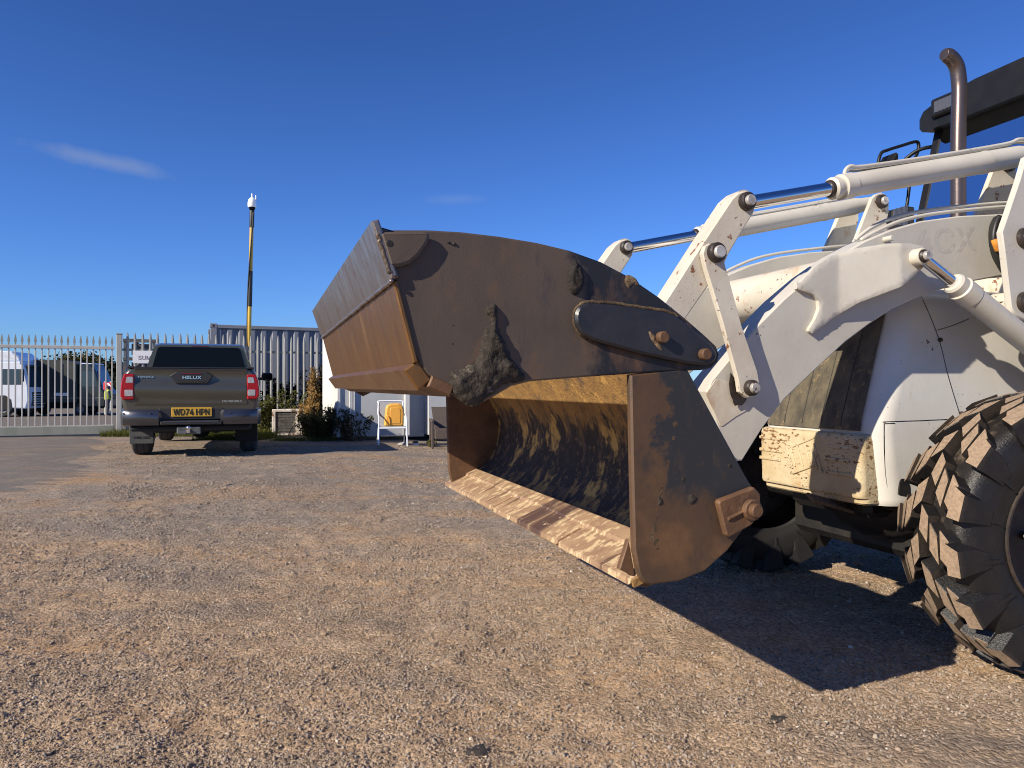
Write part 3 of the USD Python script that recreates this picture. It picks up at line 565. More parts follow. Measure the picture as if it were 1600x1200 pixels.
# pivot plate with weld bead and two bolts
pv = at(MN - .022, [(905, 478), (918, 473), (960, 476), (1040, 488), (1058, 494), (1085, 515), (1112, 538), (1122, 552), (1119, 564), (1105, 571), (1075, 568), (1000, 552), (925, 531), (908, 521), (900, 506), (899, 490)])
pvp = lob('pivot_plate', plate(rounded(pv, .02), MN - .024, MN - .001, .007), W['blackplate'], clam)
wb = smooth_curve(at(MN - .01, [(925, 530), (906, 519), (899, 505), (899, 488), (906, 478), (920, 472), (960, 474), (1000, 480), (1040, 486), (1060, 494)]), k=10)
lob('weld_bead', tube([np.array([p[0] + rng.normal(0, .0009), MN - .006, p[1] + rng.normal(0, .0009)]) for p in wb], .0058, 8), W['mud_line'], pvp, smooth=True)
for i, (c, r_) in enumerate((((1043, 526), .017), ((1110, 553), .017))):
    c = at(MN - .06, [c])[0]
    lob('bolt', cyl(P3(c, MN - .046), P3(c, MN - .02), r_, 20, .003), W['rustyplate'], pvp)
big = at(MN, [(766, 476), (775, 474), (779, 488), (780, 510), (788, 530), (797, 556), (812, 574), (823, 590), (812, 597), (788, 601), (770, 614), (752, 630), (740, 636), (722, 628), (706, 612), (701, 596), (704, 582), (724, 574), (741, 562), (750, 540), (757, 515), (766, 500), (757, 488)])
lob('mud_patch', patch(ragged(big, .0022, 5), MN, .026, .005, 8, freq=34, rim=.02), W['mud'], clam, smooth=True, label='big lump of dried dark mud')
bl = at(MN, [(886, 424), (895, 408), (906, 412), (913, 432), (912, 446), (902, 462), (892, 458), (886, 440)])
lob('mud_patch', patch(ragged(bl, .0015, 6), MN, .018, .004, 9, freq=45, rim=.012), W['mud_black'], clam, smooth=True)
for i, q_ in enumerate([[(974, 435), (984, 430), (996, 438), (1000, 448), (988, 446), (982, 456), (978, 446)], [(1014, 516), (1021, 518), (1030, 530), (1040, 546), (1034, 548), (1024, 538), (1018, 528)]]):
    lob('mud_patch', patch(ragged(at(MN - .034 * i, q_), .0012, 60 + i, 4), MN - .024 * i, .006, .004, 12 + i, freq=60, rim=.008), W['mud_tan'], clam, smooth=True)
for i, c in enumerate([(709, 381), (708, 509), (706, 537), (701, 379)]):
    q_ = [(c[0] + 4.5 * math.cos(t), c[1] + (2.5 if i else 3.5) * math.sin(t)) for t in np.linspace(0, 2 * PI, 7)[:-1]]
    lob('mud_clod', patch(at(MN, q_), MN, .012 if i in (0, 3) else .006, .004, 80 + i, rim=.006), W['mud'], clam, smooth=True)

# --- lever, link, loader arm and rams: near side, then the mirror image on the far side
def pin(name, parent, bz, m_face, r_collar, r_head, depth=.03, mt=None, flip=False, back=.06):
    f = mirror if flip else (lambda x: x)
    a_, b_ = P3(bz, m_face - depth), P3(bz, m_face + back)
    p_ = lob(name, f(lathe(a_, b_, [(0.006, 0), (0.006, r_collar * .80), (0.012, r_collar), (depth + .004, r_collar * 1.04), (depth + .02, r_collar * 1.02), (depth + .02, 0)], 26)), W['grease'], parent)
    lob('pin_head', f(lathe(a_, b_, [(-.008, 0), (-.008, r_head * .86), (-.003, r_head), (.02, r_head)], 24)), mt or W['pinsteel'], p_)
    return p_
LV = 2.40                                   # near face of the lever
tilt_pin = at(LV, [(1166, 315)])[0]; mid_pin = at(LV, [(1111, 397)])[0]; low_pin = at(2.375, [(1171, 606)])[0]
lever = at(LV, [(1144, 309), (1154, 300), (1166, 297), (1178, 302), (1183, 315), (1179, 332), (1160, 362), (1139, 398), (1132, 414), (1108, 446), (1076, 492), (1040, 545), (1000, 560), (1010, 515), (1045, 461), (1100, 375)])
arm_out = np.array(list(at(2.42, [(1104, 612), (1112, 594), (1140, 560), (1184, 508), (1226, 466), (1268, 430), (1318, 395), (1352, 376), (1392, 359), (1440, 345), (1500, 337), (1566, 334), (1640, 333)])) +
                   list(at(2.42, [(1640, 425), (1572, 430), (1500, 443), (1440, 462), (1396, 482), (1358, 507), (1322, 534), (1270, 582), (1226, 624), (1190, 672), (1160, 720), (1140, 722), (1128, 690)])))
arm_out[:13] = arm_out[:13]
gus = at(2.34, [(1262, 436), (1266, 440), (1290, 414), (1312, 398), (1344, 386), (1388, 380), (1420, 381), (1442, 386), (1452, 402), (1438, 420), (1408, 447), (1352, 472), (1316, 498), (1286, 520), (1281, 514), (1292, 496), (1298, 480), (1297, 466), (1288, 456), (1274, 452), (1263, 448)])
lift_pin = at(2.30, [(1439, 401)])[0]
ram_rear = at(2.45, [(1640, 236)])[0]
lift_end = at(2.24, [(1760, 640)])[0]
tower_out = at(2.26, [(1604, 245), (1594, 280), (1566, 362), (1570, 392), (1580, 480), (1586, 492), (1600, 500), (1640, 512), (1760, 620), (1830, 620), (1830, 300), (1720, 240), (1650, 215)])
tower_in = at(3.32, [(1363, 309), (1369, 303), (1378, 300), (1386, 304), (1390, 314), (1390, 330), (1386, 348), (1420, 420), (1300, 470), (1320, 410), (1338, 372)])
def arm_set(flip):
    f = mirror if flip else (lambda x: x)
    P_ = lambda nm, me, mt, par=loader, **k: lob(nm, f(me), mt, par, **k)
    arm_ = P_('loader_arm', plate(arm_out, 2.42, 2.55, .006), W['white'])
    P_('tip_plate', plate(rounded(at(2.412, [(1104, 616), (1120, 592), (1152, 600), (1160, 628), (1178, 636), (1150, 652), (1128, 668)]), .01), 2.4175, 2.421, .0012), W['white_rust'], arm_)
    # gusset: flat at its front, bulging outwards towards the ram pin
    bz0 = gus[:, 0].min(); bend = lambda b_: 2.398 - .072 * np.clip((b_ - bz0 - .21) / .26, 0, 1) ** 1.0
    gv_, gf_ = sheet(gus, .012, lambda x, y, d_: bend(x) + .004 * np.clip(1 - d_ / .006, 0, 1), 3)
    gvv = np.c_[gv_[:, 0], gv_[:, 2], gv_[:, 1]]
    ring_ = ccw(gus); dense = np.array([Polygon(ring_).exterior.interpolate(t_, normalized=True).coords[0] for t_ in np.linspace(0, 1, 160)[:-1]])
    sk_ = loft([np.c_[dense[:, 0], bend(dense[:, 0]) + .004, dense[:, 1]], np.c_[dense[:, 0], bend(dense[:, 0]) + .024, dense[:, 1]]], cap=False)
    bk_ = np.c_[gv_[:, 0], bend(gv_[:, 0]) + .024, gv_[:, 1]]
    g_ = cat([trimesh.Trimesh(gvv, gf_, process=False), sk_, trimesh.Trimesh(bk_, gf_[:, ::-1], process=False)])
    P_('gusset_plate', g_, W['white'], arm_)
    P_('gusset_web', plate(np.array([gus[1] + [.03, .0], gus[4], gus[6], gus[10] + [-.03, .01], gus[11] + [0, .02], gus[12] + [0, .02]]), 2.40, 2.425, 0), W['white'], arm_)
    P_('ram_boss', lathe(P3(lift_pin, 2.285), P3(lift_pin, 2.40), [(0, 0), (0, .030), (.005, .036), (.045, .036), (.047, .040), (.11, .042)], 28), W['white_chip'], arm_)
    pin('lift_pin', arm_, lift_pin, 2.278, .027, .020, .012, flip=flip, back=.06)
    # hydraulic pipes along the arm's top edge
    for k_, off in ((0, 0), (1, 8))[:1 if flip else 2]:
        pp = at(2.47, [(1340, 376 - off * .3), (1366, 362 - off), (1404, 346 - off), (1450, 336 - off), (1510, 329 - off), (1572, 324 - off), (1640, 322 - off)])
        P_('hydraulic_pipe', tube([P3(p, 2.45 + .03 * k_) for p in smooth_curve(pp, k=6)], .0085, 8), W['white'], arm_, smooth=True)
    if not flip:
        gh = text_mesh('4CX', .105, .0008, bold=True); gv = gh.vertices.copy(); a0, a1, a2 = at(2.417, [(1428, 398), (1528, 390), (1430, 362)])
        e = (a1 - a0) / np.linalg.norm(a1 - a0); u_ = np.array([-e[1] + .0, e[0]])
        w_ = gv[:, 0].max(); sx_ = np.linalg.norm(a1 - a0) / w_
        p2 = a0 + np.outer(gv[:, 0] * sx_, e) + np.outer(gv[:, 1], u_)
        front_ = gh.faces[(gv[gh.faces][:, :, 2] > .0007).all(1)]
        P_('ghost_lettering', trimesh.Trimesh(np.c_[p2[:, 0], 2.4195 + .0 * gv[:, 2], p2[:, 1]], front_, process=False), W['ghost'], arm_, smooth=False)
        sm = at(2.42, [(1405, 360)])[0]
    bb = at(2.40, [(1388, 373)])[0]
    P_('bolt', cyl(P3(bb, 2.375), P3(bb, 2.42), .012, 14), W['white'], arm_)
    lev = P_('tipping_lever', plate(lever, LV, LV + .10, .007), W['white_chip'])
    pin('pivot_pin', lev, tilt_pin, LV, .036, .022, flip=flip)
    pin('pivot_pin', lev, mid_pin, LV - .03, .038, .024, flip=flip)
    if flip: pin('pivot_pin', lev, tilt_pin, 2 * MID - LV - .10, .036, .022); pin('pivot_pin', lev, mid_pin, 2 * MID - LV - .10, .036, .022)
    # rod eye seen between the lever's cheeks
    P_('rod_eye', lathe(P3(tilt_pin, LV + .008), P3(tilt_pin, LV + .092), [(0, 0), (0, .050), (.084, .050), (.084, 0)], 26), W['white_chip'], lev)
    lk = at(2.37, [(1098, 396), (1102, 384), (1111, 379), (1122, 383), (1128, 392), (1134, 414), (1160, 510), (1184, 580), (1188, 604), (1181, 618), (1168, 622), (1156, 612), (1153, 592), (1128, 500), (1103, 418)])
    link = P_('tipping_link', plate(lk, 2.37, 2.395, .004), W['white_chip'])
    pin('pivot_pin', link, low_pin, 2.37, .031, .021, flip=flip)
    grs = ragged(at(2.366, [(1150, 582), (1158, 590), (1166, 606), (1176, 622), (1168, 634), (1156, 630), (1150, 610)]), .002, 17, 3)
    P_('grease_smear', plate(grs, 2.4035, 2.407, .001), W['grease'], link)
    # tilt ram
    d = (ram_rear - tilt_pin) / np.linalg.norm(ram_rear - tilt_pin); L_ = np.linalg.norm(ram_rear - tilt_pin); mr_ = 2.45
    a_, b_ = P3(tilt_pin, mr_), P3(ram_rear, mr_)
    gl = .475 * 1.0
    ram = P_('tilt_ram', lathe(a_, b_, [(gl, 0), (gl, .038), (gl + .008, .047), (gl + .03, .047), (gl + .033, .043), (gl + .05, .043), (gl + .053, .054), (gl + .11, .054), (gl + .114, .0505), (L_ - .46, .0505), (L_ - .455, .0525), (L_ - .43, .0525), (L_ - .425, .050), (L_ - .22, .050), (L_ - .16, .042), (L_ - .02, .040), (L_ - .02, 0)], 36), W['white'])
    P_('ram_rod', cyl(a_ + np.r_[d[0], 0, d[1]] * .03, a_ + np.r_[d[0], 0, d[1]] * (gl + .02), .029, 28), W['chrome'], ram, smooth=True)
    P_('gland_ring', lathe(a_ + np.r_[d[0], 0, d[1]] * (gl - .018), b_, [(0.004, .026), (0.004, .034), (.012, .037), (.02, .037), (.022, .026)], 28), W['grease'], ram)
    up_ = np.array([-d[1], d[0]]) if d[0] > 0 else np.array([d[1], -d[0]])
    pts = []
    for t_, o_ in ((gl + .085, .046), (gl + .092, .066), (gl + .125, .079), (gl + .20, .069), (gl + .6, .064), (L_ - .30, .066), (L_ - .2, .078), (L_ - .1, .068), (L_, .08)):
        p = tilt_pin + d * t_ + up_ * o_; pts.append(P3(p, mr_ - .005))
    P_('hydraulic_pipe', tube(pts, .009, 8, curve=5), W['white'], ram, smooth=True)
    P_('hydraulic_pipe', tube([p + np.array([0, .020, -.009]) for p in pts[2:]], .007, 8, curve=5), W['white'], ram, smooth=True)
    # lift ram, outside the arm
    ml = 2.30; d2 = (lift_end - lift_pin) / np.linalg.norm(lift_end - lift_pin); L2 = np.linalg.norm(lift_end - lift_pin); a2_, b2_ = P3(lift_pin, ml), P3(lift_end, ml)
    D2 = np.r_[d2[0], 0, d2[1]]
    g2 = .205
    lr = P_('lift_ram', lathe(a2_, b2_, [(g2, 0), (g2, .040), (g2 + .01, .047), (g2 + .045, .047), (g2 + .05, .054), (g2 + .12, .054), (g2 + .125, .051), (L2 - .02, .051), (L2, .04), (L2, 0)], 32), W['white'])
    P_('ram_rod', cyl(a2_ + D2 * .02, a2_ + D2 * (g2 + .02), .024, 24), W['chrome'], lr, smooth=True)
    # tower plates that carry arm and rams
    to = lob('loader_tower', plate(tower_in, 3.55, 3.58, .006), W['white_chip'], loader) if flip else P_('loader_tower', plate(tower_out, 2.26, 2.29, .006), W['white'])
    P_('inner_plate', mirror(plate(tower_in, 3.32, 3.345, .005)), W['white_chip'], to)
    rp = at(3.32, [(1377, 315)])[0]
    if flip: pin('pivot_pin', to, rp, 3.32, .040, .024, .03)
    else: pin('pivot_pin', to, rp, 2 * MID - 3.345, .040, .024, .03)
    if flip: return
    k1, k2 = at(2.26, [(1600, 372)])[0], at(2.26, [(1600, 472)])[0]
    pin('pivot_pin', to, k1, 2.26, .044, .030, flip=flip); pin('pivot_pin', to, k2, 2.26, .044, .030, flip=flip)
    k3 = at(2.34, [(1568, 474)])[0]
    P_('ram_eye', cyl(P3(k3 + np.array([.02, 0]), 2.30), P3(k3 + np.array([.02, 0]), 2.40), .05, 24), W['white_chip'], to)
    for k_ in range(3):
        hz_ = at(2.36, [(1562 + 4 * k_, 338), (1556 + 4 * k_, 352), (1553 + 5 * k_, 372), (1557 + 5 * k_, 394), (1566 + 5 * k_, 412), (1580 + 4 * k_, 425)])
        P_('hose', tube([P3(p, 2.36 + .02 * k_) for p in smooth_curve(hz_, k=5)], .012, 8), W['rubber'], to, smooth=True)
    if not flip:
        oz = at(2.345, [(1555, 374), (1558, 383), (1561, 391)])
        P_('hose_sleeve', tube([P3(p, 2.347) for p in oz], .0145, 10), W['orange'], to, smooth=True)
W['ghost'] = mat('ghost_of_removed_decal', (0.435, 0.412, 0.36), (0.40, 0.375, 0.325), 14, rough=0.5, bump=(45, 0.0006), spots=[((0.50, 0.48, 0.435), 30, 0.54, 8, (1, 1, 1), 0.1)])
W['orange'] = mat('orange_sleeve', (0.75, 0.28, 0.02), (0.4, 0.16, 0.03), 60, rough=0.5)
arm_set(False); arm_set(True)
ctb = at(2.55, [(1322, 441)])[0]
lob('cross_tube', cyl(P3(ctb, 2.55), P3(ctb, 2 * MID - 2.55), .118, 40, .004), W['white_chip'], loader)
grs = [np.array([ctb[0] - .118 * math.cos(t_), m_, ctb[1] - .118 * math.sin(t_)]) for m_, t_ in ((2.6, 0), (3.3, 0))]

# --- hood, nose and grille
def hood_ring(bf, z, w, rr=.12, back=4.35, flare=.045):
    pts = []
    for s_ in (1, -1):
        for k_ in range(7):
            t_ = (k_ / 6) * PI / 2
            if s_ == 1: pts.append((bf + rr - rr * math.sin(t_), MID - w + rr - rr * math.cos(t_), z))
            else: pts.append((bf + rr - rr * math.cos(t_), MID + w - rr + rr * math.sin(t_), z))
    pts = [(back, MID - w - flare, z)] + pts + [(back, MID + w + flare, z)]
    return pts[::-1]
HW = .40
hood = lob('hood', loft([hood_ring(2.66, .600, HW - .01), hood_ring(2.65, .63, HW), hood_ring(2.605, .935, HW), hood_ring(2.615, 1.0, HW), hood_ring(2.690, 1.25, HW - .005), hood_ring(2.765, 1.49, HW - .012), hood_ring(2.80, 1.56, HW - .025), hood_ring(2.86, 1.605, HW - .06), hood_ring(2.95, 1.625, HW - .12)]), W['hoodwhite'], loader, label='white sloping engine hood')
nose_rings = []
for z_, bf_, w_ in ((.604, 2.61, .345), (.612, 2.60, .352), (.634, 2.598, .354), (.636, 2.582, .354), (.65, 2.575, .356), (.90, 2.570, .358), (.922, 2.576, .356), (.931, 2.595, .35)):
    nose_rings.append(hood_ring(bf_, z_, w_, .035, back=2.72, flare=0))
lob('nose_casting', loft(nose_rings), W['nose'], hood, label='dented cream cast nose with rust')
# cast letters and ribs of the nose, worn flat
for i_, (m_a, m_b, z_) in enumerate([(3.10, 3.30, .865), (3.12, 3.30, .80), (3.13, 3.30, .755), (2.66, 2.80, .855), (2.66, 2.80, .795), (2.64, 2.82, .73)]):
    lob('cast_rib', box(2.5665, 2.577, m_a, m_b, z_, z_ + .018, .004), W['nose'], hood)
diag = lambda m_, z_, w_, h_: xform(box(-.0035, .004, -w_ / 2, w_ / 2, -h_ / 2, h_ / 2, .002), trimesh.transformations.translation_matrix((2.5695, m_, z_)) @ trimesh.transformations.rotation_matrix(-.35, (1, 0, 0)))
for m_, z_, w_, h_ in ((2.985, .80, .012, .14), (3.035, .79, .010, .10), (2.93, .805, .014, .12), (2.885, .80, .010, .12), (2.96, .735, .17, .012), (2.96, .872, .17, .012), (3.065, .80, .012, .15), (2.86, .80, .012, .15)):
    lob('cast_rib', diag(m_, z_, w_, h_), W['nose'], hood)
# grille: a dusty mesh panel lying on the raked front
def front_b(z): return np.interp(z, [.935, 1.0, 1.25, 1.49, 1.56], [2.605, 2.615, 2.690, 2.765, 2.80])
gz = np.linspace(.945, 1.50, 30)
grv = []
for z_ in gz:
    t_ = (z_ - .945) / .555; m0_ = 2.625 + .012 * t_; m1_ = 3.275 - .012 * t_
    for m_ in np.linspace(m0_, m1_, 24):
        e_ = min(m_ - m0_, m1_ - m_, .06) / .06; grv.append((front_b(z_) - .012 * min(1, e_ + .25) + .0 , m_, z_))
ng = 24; fg = []
for j_ in range(29):
    for i_ in range(ng - 1): a_ = j_ * ng + i_; fg.append((a_, a_ + ng, a_ + ng + 1, a_ + 1))
gr = lob('grille', (np.array(grv), np.array(fg)), W['grille'], hood, smooth=True)
for m_ in (2.74, 2.87, 3.0, 3.13):
    lob('grille_wire', tube([(front_b(z_) - .0125, m_, z_) for z_ in gz[1:-1]], .0022, 6), W['dark'], gr, smooth=True)
rim = [(front_b(.945) - .006, m_, .942) for m_ in np.linspace(2.625, 3.275, 12)]
lob('grille_frame', tube([(front_b(1.5) - .004, 2.637, 1.50)] + [(front_b(z_) - .004, 2.625 + .012 * (z_ - .945) / .555, z_) for z_ in gz[::-4]] + rim + [(front_b(z_) - .004, 3.275 - .012 * (z_ - .945) / .555, z_) for z_ in gz[::4]], .009, 8), W['black'], gr, smooth=True)
# panel joints on the near side of the hood: thin dark gaskets let into the seams
mS = MID - HW
def side_m(b_, z_):
    bf_ = float(np.interp(z_, [.6, .935, 1.0, 1.25, 1.49, 1.56, 1.605], [2.66, 2.605, 2.615, 2.690, 2.765, 2.80, 2.86])); w_ = float(np.interp(z_, [1.0, 1.25, 1.49, 1.56, 1.605], [HW, HW - .005, HW - .012, HW - .025, HW - .06]))
    d_ = b_ - bf_; rr = .12
    if d_ < rr: return MID - w_ + rr - math.sqrt(max(0, rr * rr - (rr - d_) ** 2))
    return MID - w_ - .045 * (d_ - rr) / (4.35 - bf_ - rr)
def on_side(px):
    out = []
    for p in smooth_curve(np.array(px, float), k=5):
        m_ = MID - HW
        for _ in range(6): q_ = at(m_, [p])[0]; m_ = side_m(q_[0], q_[1])
        out.append(np.array([q_[0], m_ - .0004, q_[1]]))
    return out
def seam(px, w=.003, m_=None):
    return tube(on_side(px), w, 6)
for q_ in ([(1352, 660), (1380, 659), (1440, 657), (1502, 654)], [(1440, 464), (1456, 500), (1470, 540), (1482, 590), (1502, 656)], [(1464, 516), (1490, 508), (1514, 498)], [(1381, 662), (1381, 720), (1381, 768)]):
    lob('panel_seam', seam(q_, .0019), W['dark'], hood)
sl_ = on_side([(1402, 772), (1405, 752), (1411, 748), (1420, 757), (1421, 777)])
lob('slot', plate(np.array([(p[0], p[2]) for p in sl_]), min(p[1] for p in sl_) - .003, max(p[1] for p in sl_), .0005), W['dark'], hood)
for c in ((1468, 531), (1501, 646)):
    c = on_side([c, c])[0]; lob('bolt', cyl(c + np.array([0, -.012, 0]), c + np.array([0, .01, 0]), .010, 12), W['grease'], hood)
# a raised side pod behind the hood, under the arm
lob('cowl', box(3.7, 4.34, 2.47, 3.43, 1.2, 1.80, .03), W['white_chip'], hood)
lob('chassis', cat([box(2.70, 5.4, 2.68, 3.22, .52, .93, .03), box(2.74, 3.2, 2.60, 3.30, .58, .66, .01)]), W['dark'], loader)
# axle, hubs, steering gear
lob('front_axle', cat([cyl((2.99, 2.2, .567), (2.99, 3.7, .567), .075, 20), lathe((2.99, 2.60, .56), (2.99, 3.3, .56), [(0, .09), (.12, .16), (.3, .19), (.42, .17), (.6, .09)], 24), box(2.80, 3.1, 2.75, 3.15, .50, .70, .03)]), W['dark'], loader)
lob('axle_cradle', box(2.98, 4.3, 2.36, 3.54, .30, .58, .04), W['dark'], loader)
lob('steering_ram', cyl((2.80, 2.62, .60), (2.80, 3.4, .60), .032, 16), W['rustyplate'], loader)
lob('guard_plate', xform(box(-.14, .14, -.03, .03, -.008, .008, .003), trimesh.transformations.translation_matrix((2.60, 2.80, .585)) @ trimesh.transformations.rotation_matrix(.28, (0, 1, 0)) @ trimesh.transformations.rotation_matrix(.5, (1, 0, 0))), W['mud_tan'], loader)

# --- wheels: deep-lugged tyre on a dished rim
def tyre_mesh():
    R, Wd, Rb = .655, .44, .365
    pr = [(Rb, -.175), (Rb + .012, -.195), (Rb + .03, -.203), (.45, -.226), (.53, -.230), (.585, -.215), (.612, -.190), (.625, -.15), (.630, -.08), (.632, 0)]
    pr = pr + [(r_, -w_) for r_, w_ in pr[-2::-1]]
    pr = smooth_curve(np.array(pr), k=3); n = 120; V, Fc = [], []
    for k in range(n):
        t = 2 * PI * k / n
        for r_, w_ in pr: V.append((r_ * math.cos(t), w_, r_ * math.sin(t)))
    m_ = len(pr)
    for k in range(n):
        for i in range(m_ - 1):
            a_, b_, c_, d_ = k * m_ + i, k * m_ + i + 1, ((k + 1) % n) * m_ + i + 1, ((k + 1) % n) * m_ + i
            Fc += [(a_, b_, c_), (a_, c_, d_)]
    out = [trimesh.Trimesh(np.array(V), Fc, process=False)]
    # lugs: swept bars in three stepped blocks, then down over the shoulder
    N_ = 16
    def surf(w, top):      # radius of the carcass / of the lug top at the lateral place w
        base = np.interp(abs(w), [0, .08, .16, .204, .222], [.652, .650, .643, .626, .60])
        return base + top
    def lug(side, a0):
        ms = []
        ws = [.004, .075, .145, .205]; sh = [0.0, .075, .16, .235]; wd = [.180, .190, .200, .215]
        for j in range(3):
            g = .008 if j else 0
            w0, w1 = ws[j] + g, ws[j + 1] - .006
            P_ = []
            step = .045 * (j % 2)
            for w, s_, wdt in ((w0, sh[j] + step, wd[j]), (w1, sh[j + 1] + step, wd[j + 1])):
                for top, grow in ((-.045, 1.14), (.040, 1.0), (.047 - .002 * j, .94)):
                    r_ = surf(w, top)
                    for e in (-.5, .5):
                        ang = a0 + s_ + e * wdt * grow
                        P_.append((r_ * math.cos(ang), side * w, r_ * math.sin(ang)))
            ms.append(trimesh.convex.convex_hull(np.array(P_)))
        P_ = []
        for w, r0_, r1_, s_, wdt in ((.198, .58, .690, .245, .215), (.256, .56, .664, .275, .185), (.246, .49, .545, .300, .130)):
            for r_ in (r0_, r1_):
                for e in (-.5, .5):
                    ang = a0 + s_ + e * wdt; P_.append((r_ * math.cos(ang), side * w * (1 if r_ == r1_ or w < .21 else .96), r_ * math.sin(ang)))
        ms.append(trimesh.convex.convex_hull(np.array(P_)))
        P_ = []     # rib on the sidewall below the lug
        for w, r_, s_, wdt in ((.243, .525, .31, .05), (.235, .435, .33, .022), (.222, .525, .31, .065), (.214, .435, .33, .03)):
            for e in (-.5, .5):
                ang = a0 + s_ + e * wdt; P_.append((r_ * math.cos(ang), side * w, r_ * math.sin(ang)))
        ms.append(trimesh.convex.convex_hull(np.array(P_)))
        return cat(ms)
    for k in range(N_):
        a0 = 2 * PI * k / N_
        out.append(lug(-1, a0)); out.append(lug(1, a0 + PI / N_))
    return cat(out)
def tyre_look():
    """black rubber; only the faces of the lugs that roll on the yard carry its brown dust"""
    N = {'tc': ('texture_coordinate', {}), 'mp': ('vector_math', {'math_type': 'multiply', 'vector2': (1, 0, 1)}), 'ln': ('vector_math', {'math_type': 'length'}), 'nr': ('vector_math', {'math_type': 'normalize'}),
         'dt': ('vector_math', {'math_type': 'dot_product'}), 'tg': ('vector_math', {'math_type': 'cross_product', 'vector2': (0, 1, 0)}), 'ab': ('math', {'math_type': 'absolute'}), 'rd': ('map_range', {'from_min': .62, 'from_max': .40, 'to_min': 0.0, 'to_max': 1.0, 'clamp': True}),
         'nz': ('noise_texture', {'scale': 16.0, 'detail': 7.0, 'roughness': 0.7}), 'na': ('math', {'math_type': 'multiply_add', 'value2': 0.06, 'value3': -0.03}), 'sum': ('math', {'math_type': 'add'}),
         'r': ('map_range', {'from_min': .515, 'from_max': .540, 'to_min': 0.03, 'to_max': 1.0, 'clamp': True}), 'm0': ('math', {'math_type': 'multiply'}), 'd2': ('vector_math', {'math_type': 'dot_product'}), 'd3': ('map_range', {'from_min': .22, 'from_max': .62, 'to_min': 0.10, 'to_max': 1.0, 'clamp': True}), 'm1': ('math', {'math_type': 'multiply'}),
         'film': ('map_range', {'from_min': .42, 'from_max': .68, 'to_min': 0.0, 'to_max': 0.03, 'clamp': True}), 'mx': ('math', {'math_type': 'maximum'}),
         'n2': ('noise_texture', {'scale': 70.0, 'detail': 6.0, 'roughness': 0.75}), 'r2': ('map_range', {'from_min': .34, 'from_max': .58, 'to_min': 0.68, 'to_max': 1.0, 'clamp': True}), 'mul': ('math', {'math_type': 'multiply'}),
         'dc': ('mix_color', {'a': (0.19, 0.13, 0.085), 'b': (0.36, 0.265, 0.18)}), 'm': ('mix_color', {'a': (0.009, 0.009, 0.0095)}),
         'rr': ('mix_float', {'a': 0.30, 'b': 0.95}), 'bn': ('noise_texture', {'scale': 110.0, 'detail': 5.0, 'roughness': 0.7}), 'b': ('bump', {'distance': 0.003}), 'p': ('principled_bsdf', {'specular_ior_level': 0.4})}
    L = [('tc.object', 'mp.vector1'), ('mp.vector', 'ln.vector1'), ('mp.vector', 'nr.vector1'), ('nr.vector', 'tg.vector1'), ('tc.normal', 'dt.vector1'), ('tg.vector', 'dt.vector2'), ('dt.value', 'ab.value1'), ('ab.value', 'rd.value'), ('tc.object', 'nz.vector'), ('nz.fac', 'na.value1'), ('ln.value', 'sum.value1'), ('na.value', 'sum.value2'), ('sum.value', 'r.value'),
         ('tc.normal', 'd2.vector1'), ('nr.vector', 'd2.vector2'), ('d2.value', 'd3.value'), ('rd.result', 'm1.value1'), ('d3.result', 'm1.value2'), ('m1.value', 'm0.value1'), ('r.result', 'm0.value2'), ('nz.fac', 'film.value'), ('m0.value', 'mx.value1'), ('film.result', 'mx.value2'),
         ('tc.object', 'n2.vector'), ('n2.fac', 'r2.value'), ('mx.value', 'mul.value1'), ('r2.result', 'mul.value2'), ('n2.fac', 'dc.fac'), ('mul.value', 'm.fac'), ('dc.result', 'm.b'), ('m.result', 'p.base_color'),
         ('mul.value', 'rr.fac'), ('rr.result', 'p.roughness'), ('tc.object', 'bn.vector'), ('bn.fac', 'b.height'), ('b.normal', 'p.normal')]
    return usdkit.material(stage, '/World/Looks/dusty_tyre', N, L, surface='p.BSDF')
W['tyre'] = tyre_look(); W['tyreblack'] = mat('black_tyre', (0.007, 0.007, 0.007), (0.012, 0.011, 0.010), 9, rough=0.6)
KR, KW = .816, .67
def wheel(b_, m_, side, rot, yaw=0.0):
    w_ = part_xf('wheel', loader, (b_ - B0, m_ - M0, .567), yaw)
    t_ = tyre_mesh(); t_.vertices *= (KR, KW, KR); t_.apply_transform(trimesh.transformations.rotation_matrix(rot, (0, 1, 0)))
    if side > 0: t_.vertices[:, 1] *= -1; t_.faces = t_.faces[:, ::-1]
    ob('tyre', t_, W['tyre'] if side < 0 else W['tyreblack'], w_, smooth=16)
    s_ = side
    ob('rim', lathe((0, s_ * .142, 0), (0, -s_ * .142, 0), [(.0, .305), (.0, .312), (.010, .314), (.012, .296), (.04, .275), (.09, .262), (.10, .20), (.075, .14), (.075, .0)], 48), W['rimpaint'], w_)
    for k in range(8):
        t = 2 * PI * k / 8; ob('wheel_nut', cyl((.165 * math.cos(t), s_ * .075, .165 * math.sin(t)), (.165 * math.cos(t), s_ * .03, .165 * math.sin(t)), .018, 6), W['grease'], w_)
W['rimpaint'] = mat('dark_dirty_rim', (0.018, 0.015, 0.013), (0.06, 0.04, 0.028), 9, rough=0.6, bump=(60, 0.002))
wheel(2.99, 2.045, -1, .13, -12.0); wheel(2.99, 2 * MID - 2.045, 1, .4, -12.0)
wheel(5.14, 2.035, -1, .3); wheel(5.14, 2 * MID - 2.035, 1, .1)

